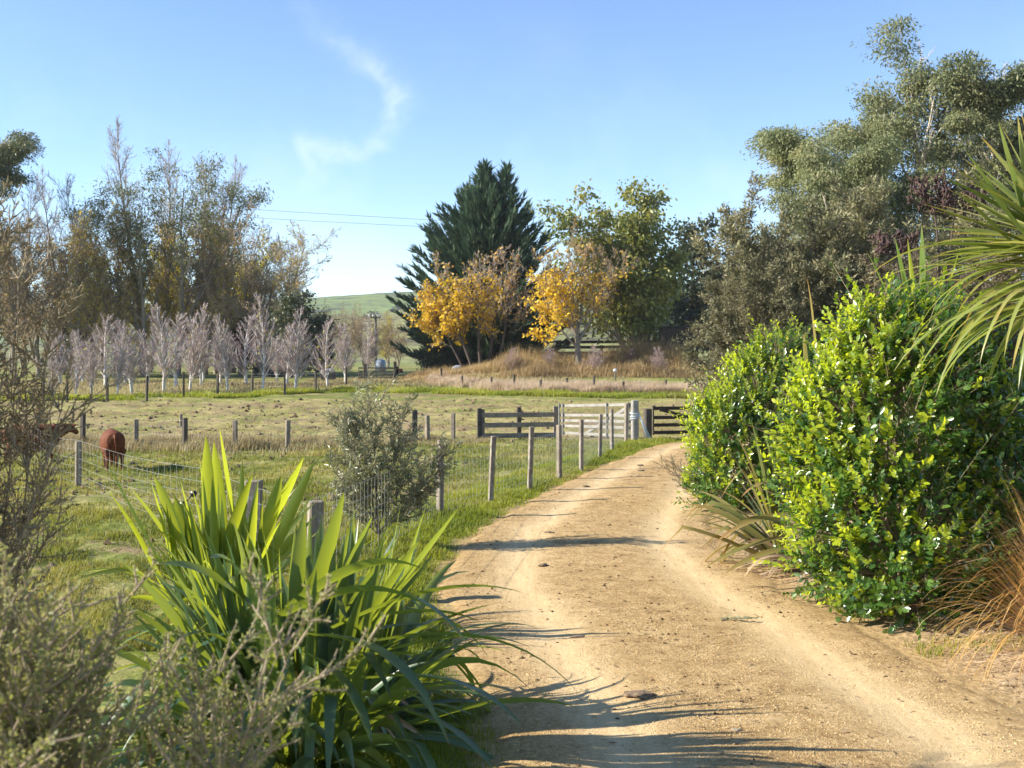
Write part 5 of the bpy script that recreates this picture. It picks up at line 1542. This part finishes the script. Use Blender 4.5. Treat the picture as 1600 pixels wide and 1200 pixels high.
lb = MB(); B = np.array([at(*h[0]) for h in HC2]); T_ = np.array([at(*h[1]) for h in HC2]); dr = np.array([h[3] for h in HC2])
add_blades(lb, B, unit(T_ - B) + np.array([[0, 0, 1.]]) * (dr * .5)[:, None], np.linalg.norm(T_ - B, axis=1) * (1 + dr * .08), np.array([h[2] for h in HC2]), dr, 10, .35)
lb.build('long_leaves', M['cabbage'], ct, True, True)

# orange sedge
sx, sy = atx(1668, 8.7), 8.7
sg_ = MB(); g = rs(6); n = 1000
th = g.rand(n) * 6.283; le = np.abs(g.normal(size=n)) * .6
d0 = np.stack([np.cos(th) * np.sin(le), np.sin(th) * np.sin(le), np.cos(le)], 1)
base = np.array([sx, sy, gz(sx, sy) - .02]) + np.stack([np.cos(th), np.sin(th), 0 * th], 1) * (.16 * np.sqrt(g.rand(n)))[:, None]
add_blades(sg_, base, d0, g.uniform(.95, 1.5, n), g.uniform(.004, .008, n), g.uniform(1.0, 3.0, n), 9, .1)
tag(sg_.build('sedge_tussock', M['sedge']), 'drooping orange-brown sedge tussock beside the big glossy shrub at the right edge', 'grass tussock')

# olive tree by the fence
def leafy_shrub(name, label, cat, loc, seed, spec, stems, nl, lvl, L, Wd, mat, tmat, along=.55, sp=.006, tmpl=LEAF_R, cutoff=None, rmin=.0015, leafw=None):
    sk = skel(seed, spec, stems)
    g = rs(seed)
    root = thing(name, label, cat, loc)
    seg_part(sk, [0, 1, 2, 3], 6, rmin=rmin).build('stems', M[tmat], root)
    p, d = sample(sk, lvl, nl, g, leafw)
    lf = clump_leaves(MB(), tmpl, p, d, g, L, Wd, sp, along, 0, .25)
    lf.build('foliage', M[mat], root)
    return root
ox, oy = atx(592, 13.7), 13.7
spec_ol = [dict(n=9, wander=.07, up=.04, kids=17, start=.12, ang=(44, 11), ratio=.5, shape=lambda t: 1.15 - .7 * t, rr=.5, taper=.2),
           dict(n=6, wander=.10, up=.10, kids=9, start=.1, ang=(36, 10), ratio=.45, rr=.55, taper=.3),
           dict(n=4, wander=.10, up=.08, taper=.4)]
leafy_shrub('olive_tree', 'young grey-green olive tree in front of the wire fence left of the drive', 'tree', (ox, oy, gz(ox, oy)), 111, spec_ol,
            [((0, 0, 0), (-.02, 0, 1), 1.72, .02), ((0, .02, .12), (.62, -.1, .9), 1.25, .014), ((0, 0, .1), (-.42, .1, 1), 1.35, .014), ((.02, 0, .25), (.3, .2, 1), 1.35, .012), ((0, 0, .2), (-.25, -.2, 1), 1.3, .011), ((0, 0, .1), (.85, .1, .65), .8, .01), ((0, 0, .1), (-.8, -.1, .7), .75, .01)],
            9500, [1, 2], .062, .014, 'olive_leaf', 'stem', .5)

# foreground shrub, bottom left
spec_sh = [dict(n=10, wander=.07, up=.02, kids=13, start=.3, ang=(34, 10), ratio=.34, shape=lambda t: 1.1 - .5 * t, rr=.5, taper=.25),
           dict(n=6, wander=.09, up=.05, kids=6, start=.12, ang=(36, 10), ratio=.45, rr=.5, taper=.3),
           dict(n=4, wander=.10, up=.05, taper=.5)]
g = rs(8)
stems = []
for i in range(24):
    t_ = g.uniform(-1, .7)
    stems.append(((g.normal() * .12, g.normal() * .12, 0), (.30 * t_ - .0 + g.normal() * .06, g.normal() * .2, 1), g.uniform(1.2, 1.68) * (1 - .13 * max(0, t_)), .0030))
bx0, by0 = -1.24, 2.95
leafy_shrub('twiggy_shrub', 'blurred wispy olive-brown shrub with tiny leaves in the near left corner', 'shrub', (bx0, by0, gz(bx0, by0)), 112, spec_sh, stems, 95000, [1, 2], .0115, .0070, 'shrub_leaf', 'pale_stem', .3, .005, rmin=.0008)
# tall brown shrub, left edge
stems = []
for i in range(22):
    t_ = g.uniform(-1, 1)
    stems.append(((g.normal() * .15 - .05, g.normal() * .2, 0), (.11 * t_ - .02, g.normal() * .12, 1), g.uniform(2.0, 2.95), .009))
tx0, ty0 = -2.56, 5.2
spec_br = [dict(n=10, wander=.05, up=.04, kids=26, start=.14, ang=(40, 10), ratio=.20, shape=lambda t: 1.15 - .6 * t, rr=.5, taper=.2),
           dict(n=6, wander=.09, up=.06, kids=9, start=.12, ang=(36, 10), ratio=.42, rr=.55, taper=.35),
           dict(n=4, wander=.10, up=.05, taper=.5)]
leafy_shrub('brown_shrub', 'tall wispy brown shrub at the left edge in front of the half hidden cow', 'shrub', (tx0, ty0, gz(tx0, ty0)), 113, spec_br, stems, 48000, [1, 2], .022, .007, 'brown_shrub', 'stem', .55, .006)
# wispy low bush on the far right edge of the drive
wx, wy = atx(1098, 18.6), 18.6
stems = [((0, 0, 0), (math.cos(a_) * .8, math.sin(a_) * .8, .75), .7 + .2 * math.sin(a_ * 3), .006) for a_ in np.linspace(0, 6, 15)]
leafy_shrub('broom_bush', 'low wispy broom bush at the foot of the smaller glossy shrub', 'bush', (wx, wy, gz(wx, wy)), 114, spec_sh, stems, 3500, [0, 1, 2], .03, .004, 'manuka_leaf', 'stem', .8)

# ------------------------------------------------------------------ grass and litter (uncountable)
def grass_mat(name, cols, trans=.4, scale=.35, var=.6):
    return leaf_mat(name, cols, trans, .5, .25, scale=scale, var=var)
M['verge'] = grass_mat('bright verge grass', [(0.085, 0.12, 0.018), (0.15, 0.19, 0.028), (0.24, 0.265, 0.045), (0.36, 0.33, 0.09)], .45)
M['pasture'] = grass_mat('pasture grass', [(0.085, 0.11, 0.025), (0.16, 0.18, 0.04), (0.27, 0.26, 0.07), (0.40, 0.34, 0.13)], .42)
M['dry'] = grass_mat('dry grey-straw grass', [(0.14, 0.12, 0.06), (0.25, 0.21, 0.11), (0.36, 0.31, 0.17), (0.17, 0.19, 0.06)], .35)
M['pale_dry'] = grass_mat('pale dead grass', [(0.22, 0.17, 0.11), (0.36, 0.28, 0.19), (0.46, 0.38, 0.27), (0.28, 0.26, 0.11)], .35)
M['weeds'] = grass_mat('brown weeds', [(0.18, 0.13, 0.07), (0.36, 0.265, 0.13), (0.52, 0.40, 0.20), (0.46, 0.40, 0.18)], .3)
M['straw'] = grass_mat('straw litter', [(0.16, 0.10, 0.06), (0.34, 0.25, 0.14), (0.52, 0.42, 0.28), (0.60, 0.50, 0.36)], .2)

def field(name, mat, g, X, Y, L, Wd, lean, wind=(.15, 0), z0=-.01):
    n = len(X)
    th = g.rand(n) * 6.283
    le = np.abs(g.normal(size=n)) * lean
    ln = np.stack([np.cos(th) * le + wind[0], np.sin(th) * le + wind[1]], 1)
    mb = MB()
    add_grass(mb, np.stack([X, Y, H(X, Y) + z0], 1), ln, L, Wd)
    return tag(mb.build(name, M[mat]), kind='stuff')

fence_x = lambda y: np.interp(y, [0, 9, 10.6, 16.5, 22, 26.9, 33.6], [-2.0, -1.95, -1.83, -1.05, .9, 2.05, 3.6])

# verge between the drive and the fence
g = rs(201)
n = 240000
Y = 4.5 * (34.5 / 4.5) ** g.rand(n)
road_l = np.interp(Y, RC[:, 1][:int(len(RC) * .8)], RC[:, 0][:int(len(RC) * .8)]) - road_w(Y)
X = road_l + .25 - (g.rand(n) ** 1.3) * (1.75 - .35 * sstep(16, 24, Y))
rd = road_dist(X, Y)
den = sstep(-.12, .35, rd + .35 * (vnoise(X * 1.6, Y * 1.6, 3) - .5) + .12 * (vnoise(X * 7, Y * 7, 4) - .5))
keep = (g.rand(n) < den * (.35 + .65 * vnoise(X * 3, Y * 3, 8))) & (rd > -.1)
X, Y, rd = X[keep], Y[keep], rd[keep]
tuf = vnoise(X * 2.2, Y * 2.2, 15)
field('verge_grass', 'verge', g, X, Y, (.035 + .11 * g.rand(len(X)) * (.3 + 1.1 * tuf)) * (.55 + .6 * sstep(0, .5, rd)), .0045 + .00028 * Y, .55, (.1, 0))

# green tussocky pasture near the fence
n = 330000
Y = 8.5 * (33 / 8.5) ** g.rand(n)
U = g.rand(n)
xr = fence_x(Y) + .3
X = xr - U * (xr + .52 * Y + 4)
c1 = vnoise(X * .9, Y * .9, 21); c2 = vnoise(X * 2.6, Y * 2.6, 22)
keep = g.rand(n) < sstep(.22, .6, c1 * .55 + c2 * .6)
X, Y, c1, c2 = X[keep], Y[keep], c1[keep], c2[keep]
field('pasture_grass', 'pasture', g, X, Y, (.03 + .17 * g.rand(len(X)) * c2 * (.4 + c1)), .0045 + .00034 * Y, .6, (.15, 0))

# dry long grass along the middle fence
n = 60000
X = -24 + g.rand(n) * 24.5
Y = np.interp(X, [-24, -10, -6, 0], [30.4, 29.6, 29.4, 32.6]) + g.normal(size=n) * 1.1 + .5
cl = vnoise(X * 1.3, Y * 1.3, 31)
k = (g.rand(n) < sstep(.2, .6, cl)) & (X < np.interp(Y, [26, 33], [-1.8, -.4]))
X, Y, cl = X[k], Y[k], cl[k]
field('dry_grass', 'dry', g, X, Y, (.14 + .42 * g.rand(len(X)) * cl) * np.interp(X, [-24, -7, -3, 0], [1, 1, .55, .4]), .014, .5, (.2, 0))

# grazed paddock beyond: sparse short tufts
n = 90000
Y = 30.5 + 26 * g.rand(n); X = (g.rand(n) * 2 - 1) * .62 * Y - 2
c = vnoise(X * .7, Y * .7, 41)
k = (g.rand(n) < sstep(.4, .75, c)) & (road_dist(X, Y) > .2)
X, Y = X[k], Y[k]
field('grazed_grass', 'pasture', g, X, Y, .03 + .09 * g.rand(len(X)), .016, .8)

# lush strip under the far fence, rough ground behind it
n = 90000
X = -36 + 44 * g.rand(n)
yl = np.interp(X, [-40, -20, -14, -10, -5, 8], [57, 58.5, 62, 68, 66, 60])
Y = yl + np.abs(g.normal(size=n)) * 2.6 - 1.2
c = vnoise(X * .8, Y * .8, 51)
k = g.rand(n) < sstep(.25, .6, c)
X, Y, c = X[k], Y[k], c[k]
field('lush_grass', 'verge', g, X, Y, .08 + .38 * g.rand(len(X)) * c, .026, .5)
n = 110000
X = -50 + 58 * g.rand(n)
yl = np.interp(X, [-50, -20, -14, -10, -5, 8], [60, 61, 64, 70, 74, 76])
Y = yl + 26 * g.rand(n)
c = vnoise(X * .5, Y * .5, 53)
k = g.rand(n) < sstep(.25, .6, c)
X, Y, c = X[k], Y[k], c[k]
field('rough_grass', 'dry', g, X, Y, .08 + .4 * g.rand(len(X)) * c, .032, .6)

# pale dead grass belt right of it
n = 120000
X = -6 + 34 * g.rand(n)
yl = np.interp(X, [-6, -3, 0, 14, 28], [80, 73, 66, 62, 60])
Y = yl + 8 * g.rand(n) ** 1.2 - .5
c = vnoise(X * .8, Y * .8, 61)
k = g.rand(n) < sstep(.05, .5, c)
X, Y, c = X[k], Y[k], c[k]
field('pale_grass', 'pale_dry', g, X, Y, .25 + .45 * g.rand(len(X)) * (.4 + c), .022, .35, (.2, 0))
n = 60000
X = 0 + 26 * g.rand(n); Y = np.interp(X, [0, 14, 28], [62.5, 58, 55]) + 4.5 * g.rand(n)
c = vnoise(X * .8, Y * .8, 63); k = g.rand(n) < sstep(.2, .6, c)
X, Y, c = X[k], Y[k], c[k]
field('belt_grass', 'pasture', g, X, Y, .12 + .38 * g.rand(len(X)) * c, .024, .45, (.2, 0))

# brown weeds on the bank below the maples and yards
n = 120000
X = -9 + 34 * g.rand(n); Y = 82.5 + 11 * g.rand(n)
c = vnoise(X * .55, Y * .55, 71)
hgt = np.interp(X, [-9, -3, 2, 10, 18, 25], [.35, .8, 1.3, 1.5, 1.0, .7])
k = g.rand(n) < sstep(.05, .55, c)
X, Y, c, hgt = X[k], Y[k], c[k], hgt[k]
field('bank_weeds', 'weeds', g, X, Y, (.15 + 1.1 * g.rand(len(X)) ** 1.5 * (.2 + 1.1 * c)) * hgt * (.45 + 1.1 * vnoise(X * .22, Y * .5, 75)) * np.interp(Y, [82.5, 86], [.3, 1]), .028, .5, (.1, 0))

# right of the drive: straw, dead leaves, some weeds
n = 52000
Y = 5.5 * (24 / 5.5) ** g.rand(n)
road_r = np.interp(Y, RC[:, 1][:int(len(RC) * .8)], RC[:, 0][:int(len(RC) * .8)]) + road_w(Y)
X = road_r - .15 + g.rand(n) ** 1.2 * 2.3
rd = road_dist(X, Y)
k = g.rand(n) < sstep(-.1, .5, rd + .5 * (vnoise(X * 2, Y * 2, 81) - .5)) * (.25 + .75 * vnoise(X * 1.6, Y * 1.6, 82))
X, Y = X[k], Y[k]; n = len(X)
mb = MB(); th = g.rand(n) * 6.283
d = np.stack([np.cos(th), np.sin(th), g.normal(size=n) * .12], 1)
add_leaves(mb, LEAF_R, np.stack([X, Y, H(X, Y) + .006 + .02 * g.rand(n)], 1), d, np.array([[0, 0, 1.0]]) + rvec(g, n) * .3, .03 + .09 * g.rand(n) ** 2, .004 + .010 * g.rand(n) ** 3)
tag(mb.build('straw_litter', M['straw']), kind='stuff')
n = 22000
Y = 6 * (22 / 6) ** g.rand(n)
road_r = np.interp(Y, RC[:, 1][:int(len(RC) * .8)], RC[:, 0][:int(len(RC) * .8)]) + road_w(Y)
X = road_r + .1 + g.rand(n) * 2.0
c = vnoise(X * 1.7, Y * 1.7, 91)
k = g.rand(n) < sstep(.58, .8, c)
X, Y = X[k], Y[k]
field('weed_grass', 'verge', g, X, Y, .03 + .09 * g.rand(len(X)), .005 + .0003 * Y, .7)

# scrub and tree patches on the hills (far off, read as mass)
def hill_scrub(name, zf, xr, yr, n, r, seed, cl, thr):
    g = rs(seed)
    X = g.uniform(*xr, n * 8); Y = g.uniform(*yr, n * 8)
    k = (fbm(X / cl, Y / (cl * .5), 3, seed) > thr)
    X, Y = X[k][:n], Y[k][:n]; n = len(X)
    mb = MB(); q = 60
    v = rvec(g, n * q); v[:, 2] = np.abs(v[:, 2])
    rr = np.repeat(r * np.exp(g.normal(size=n) * .35), q)
    P = np.repeat(np.stack([X, Y, zf(X, Y)], 1), q, 0) + v * rr[:, None] * (.75 + .35 * g.rand(n * q, 1)) * np.array([[1.2, 1.2, .9]])
    add_leaves(mb, LEAF_R, P, unit(v + rvec(g, n * q) * .8), v, rr * .55, rr * .4)
    tag(mb.build(name, M['darkgum_leaf']), kind='stuff')
hill_scrub('hill_scrub', near_z, (-110, 150), (390, 480), 260, 1.5, 301, 40, .05)
hill_scrub('far_wood', far_z, (-330, 300), (1000, 1200), 110, 4.0, 302, 110, .12)

def road_top(x, y):
    """height of the drive's surface (crown and ruts included)"""
    rd = road_dist(np.atleast_1d(x), np.atleast_1d(y)).reshape(np.shape(x))
    u = np.clip(1 + rd / road_w(y), 0, 1)
    return Hroad(x, y) + .03 * (1 - u ** 2) - .022 * np.exp(-((u - .52) / .16) ** 2) + .012 - .035 * sstep(.9, 1, u)

# loose grit and clods on the drive
def pebbles(name, mat, X, Y, r, zf, seed):
    g = rs(seed); n = len(X)
    T = np.array([(1, 0, 0), (-1, 0, 0), (0, 1, 0), (0, -1, 0), (0, 0, 1), (0, 0, -.6)], float)
    F = np.array([(0, 2, 4), (2, 1, 4), (1, 3, 4), (3, 0, 4), (2, 0, 5), (1, 2, 5), (3, 1, 5), (0, 3, 5)])
    sc = r[:, None, None] * np.exp(g.normal(size=(n, 6, 1)) * .22) * np.array([1, 1, .62])
    a = g.rand(n) * 6.283; ca, sa = np.cos(a)[:, None], np.sin(a)[:, None]
    V = T[None] * sc
    V = np.stack([V[..., 0] * ca - V[..., 1] * sa, V[..., 0] * sa + V[..., 1] * ca, V[..., 2]], -1)
    V += np.stack([X, Y, zf(X, Y)], -1)[:, None]
    mb = MB().add(V.reshape(-1, 3), (F[None] + (np.arange(n) * 6)[:, None, None]).reshape(-1, 3))
    return tag(mb.build(name, mat, None, False), kind='stuff')
n = 60000
Y = 4.8 * (30 / 4.8) ** g.rand(n)
cxr = np.interp(Y, RC[:, 1][:int(len(RC) * .8)], RC[:, 0][:int(len(RC) * .8)])
u = np.clip(g.normal(size=n) * .32, -1, 1); ed = g.rand(n) < .45
u = np.where(ed, np.sign(g.normal(size=n)) * (1 - .3 * g.rand(n) ** 1.5), u)
X = cxr + u * road_w(Y)
pebbles('loose_grit', leaf_mat('grit', [(0.24, 0.15, 0.07), (0.42, 0.29, 0.14), (0.60, 0.45, 0.25)], 0, .95, .1), X, Y, .0025 + .008 * g.rand(n) ** 3, lambda a, b: road_top(a, b), 5)
k = g.rand(n) < .05
k2 = k & (vnoise(X * 1.2, Y * 1.2, 99) > .5)
pebbles('dark_crumbs', leaf_mat('crumbs', [(0.06, 0.04, 0.025), (0.13, 0.085, 0.045), (0.2, 0.13, 0.07)], 0, .95, .1), X[k2], Y[k2], .005 + .016 * g.rand(k2.sum()) ** 2.5, lambda a, b: road_top(a, b) + .002, 6)

n = 2600
Y = 5 * (30 / 5) ** g.rand(n)
cxr = np.interp(Y, RC[:, 1][:int(len(RC) * .8)], RC[:, 0][:int(len(RC) * .8)])
u = np.where(g.rand(n) < .6, g.normal(size=n) * .28, g.uniform(-1, 1, n)); u = np.clip(u, -.97, .97)
X = cxr + u * road_w(Y)
k = g.rand(n) < .2 + .8 * vnoise(X * 1.5, Y * 1.5, 97); X, Y = X[k], Y[k]; n = len(X)
mb = MB(); th = g.normal(size=n) * .8
add_leaves(mb, LEAF_R, np.stack([X, Y, road_top(X, Y) + .004 + .012 * g.rand(n)], 1), np.stack([np.cos(th), np.sin(th), g.normal(size=n) * .15], 1), np.array([[0, 0, 1.0]]) + rvec(g, n) * .5, .02 + .07 * g.rand(n) ** 2.5, .004 + .016 * g.rand(n) ** 2)
tag(mb.build('leaf_litter', leaf_mat('dry litter chips', [(0.06, 0.04, 0.025), (0.14, 0.09, 0.05), (0.30, 0.21, 0.12), (0.5, 0.4, 0.28)], .1, .8, .2, scale=3)), kind='stuff')

n = 9000
Y = 11 * (58 / 11) ** g.rand(n); X = (g.rand(n) * 2 - 1) * .55 * Y - 2
c = vnoise(X * .35, Y * .35, 141) * .6 + vnoise(X * 1.3, Y * 1.3, 142) * .5
k = (g.rand(n) < sstep(.5, .72, c + .08 * sstep(32, 38, Y))) & (X < fence_x(np.minimum(Y, 33)) - .4) | ((Y > 40) & (g.rand(n) < sstep(.45, .7, c)))
X, Y = X[k], Y[k]
pebbles('soil_clods', leaf_mat('pugged soil', [(0.09, 0.06, 0.035), (0.20, 0.14, 0.085), (0.32, 0.24, 0.15)], 0, .95, .1), X, Y, (.025 + .08 * g.rand(len(X)) ** 2) * (.6 + Y / 70), lambda a, b: H(a, b) + .01, 9)

# single things lying on the drive
dm = plain_mat('dry dung', (0.16, 0.11, 0.065), .95, 0, .6, 40)
for i, (lab, px, py, s_, fl) in enumerate((('flat crumbly grey-brown dung lump in the middle of the near drive', 1000, 1098, .10, .34), ('small dark dung clod at the end of the second fence post shadow', 848, 891, .07, .45),
                                   ('small dark clod beside the first fence post shadow', 858, 838, .06, .45), ('dark flat dung lump below the wide flax shadow', 905, 1003, .07, .3), ('dark clod up the drive near the gate', 1000, 731, .09, .45),
                                   ('second dark clod up the drive just below the one near the gate', 1002, 740, .08, .4), ('dark lump on the left side of the drive before the fence', 915, 763, .09, .3), ('pale flat lump near the bottom of the drive', 1150, 1155, .032, .5))):
    x_, d_, z_ = gp(px, py); z_ = float(road_top(x_, d_)) + .004
    V, F = lump((0, 0, -.01), s_, s_ * .7, s_ * fl * .5, 31 + i, 20, 10, 2.0, .7)
    o = MB().add(V, F).build('dung_clod', dm if i != 7 else plain_mat('pale clod', (.34, .27, .18), .9), None, True)
    o.location = (x_, d_, z_); o.rotation_euler = (0, 0, i * 1.3)
    tag(o, lab, 'dung' if i < 4 else 'clod', 'clods on the drive')
x_, d_, z_ = gp(1152, 978); z_ = float(road_top(x_, d_)) + .012
tw = thing('fallen_twig', 'small leafy olive twig lying alone on the right of the drive', 'twig', (x_, d_, z_))
mb = MB(); P = [(-.15, 0, 0), (-.05, .02, .01), (.06, .0, .012), (.17, .03, .004)]
add_tube(mb, P, [.004, .0035, .003, .002], 5); mb.build('stem', M['stem'], tw)
g = rs(77); n = 44
t = g.rand(n); pp = np.stack([np.interp(t, [0, .33, .66, 1], [p[k] for p in P]) for k in range(3)], 1)
lf = MB(); add_leaves(lf, LEAF_R, pp + [0, 0, .004], unit(np.stack([g.normal(size=n) * .6 + .5, g.normal(size=n), .25 * g.rand(n)], 1)), np.array([[0, 0, 1.]]) + rvec(g, n) * .5, .055, .014)
lf.build('leaves', M['olive_leaf'], tw)

# ------------------------------------------------------------------ air: thin haze that makes the far hills fade
def make_haze():
    x0, x1, y0, y1, z0, z1 = -1700, 1700, -40, 2100, -4, 150
    V = np.array([(x, y, z) for z in (z0, z1) for y in (y0, y1) for x in (x0, x1)], float)
    F = np.array([(0, 2, 3, 1), (4, 5, 7, 6), (0, 1, 5, 4), (2, 6, 7, 3), (0, 4, 6, 2), (1, 3, 7, 5)])
    m, n = new_mat('haze')
    v = n.n('ShaderNodeVolumePrincipled', {'Color': (0.86, 0.92, 1.0, 1), 'Density': 0.00013})
    n.n('ShaderNodeOutputMaterial', {'Volume': v.outputs[0]})
    o = MB().add(V, F).build('haze', m, None, False)
    tag(o, kind='stuff')
make_haze()
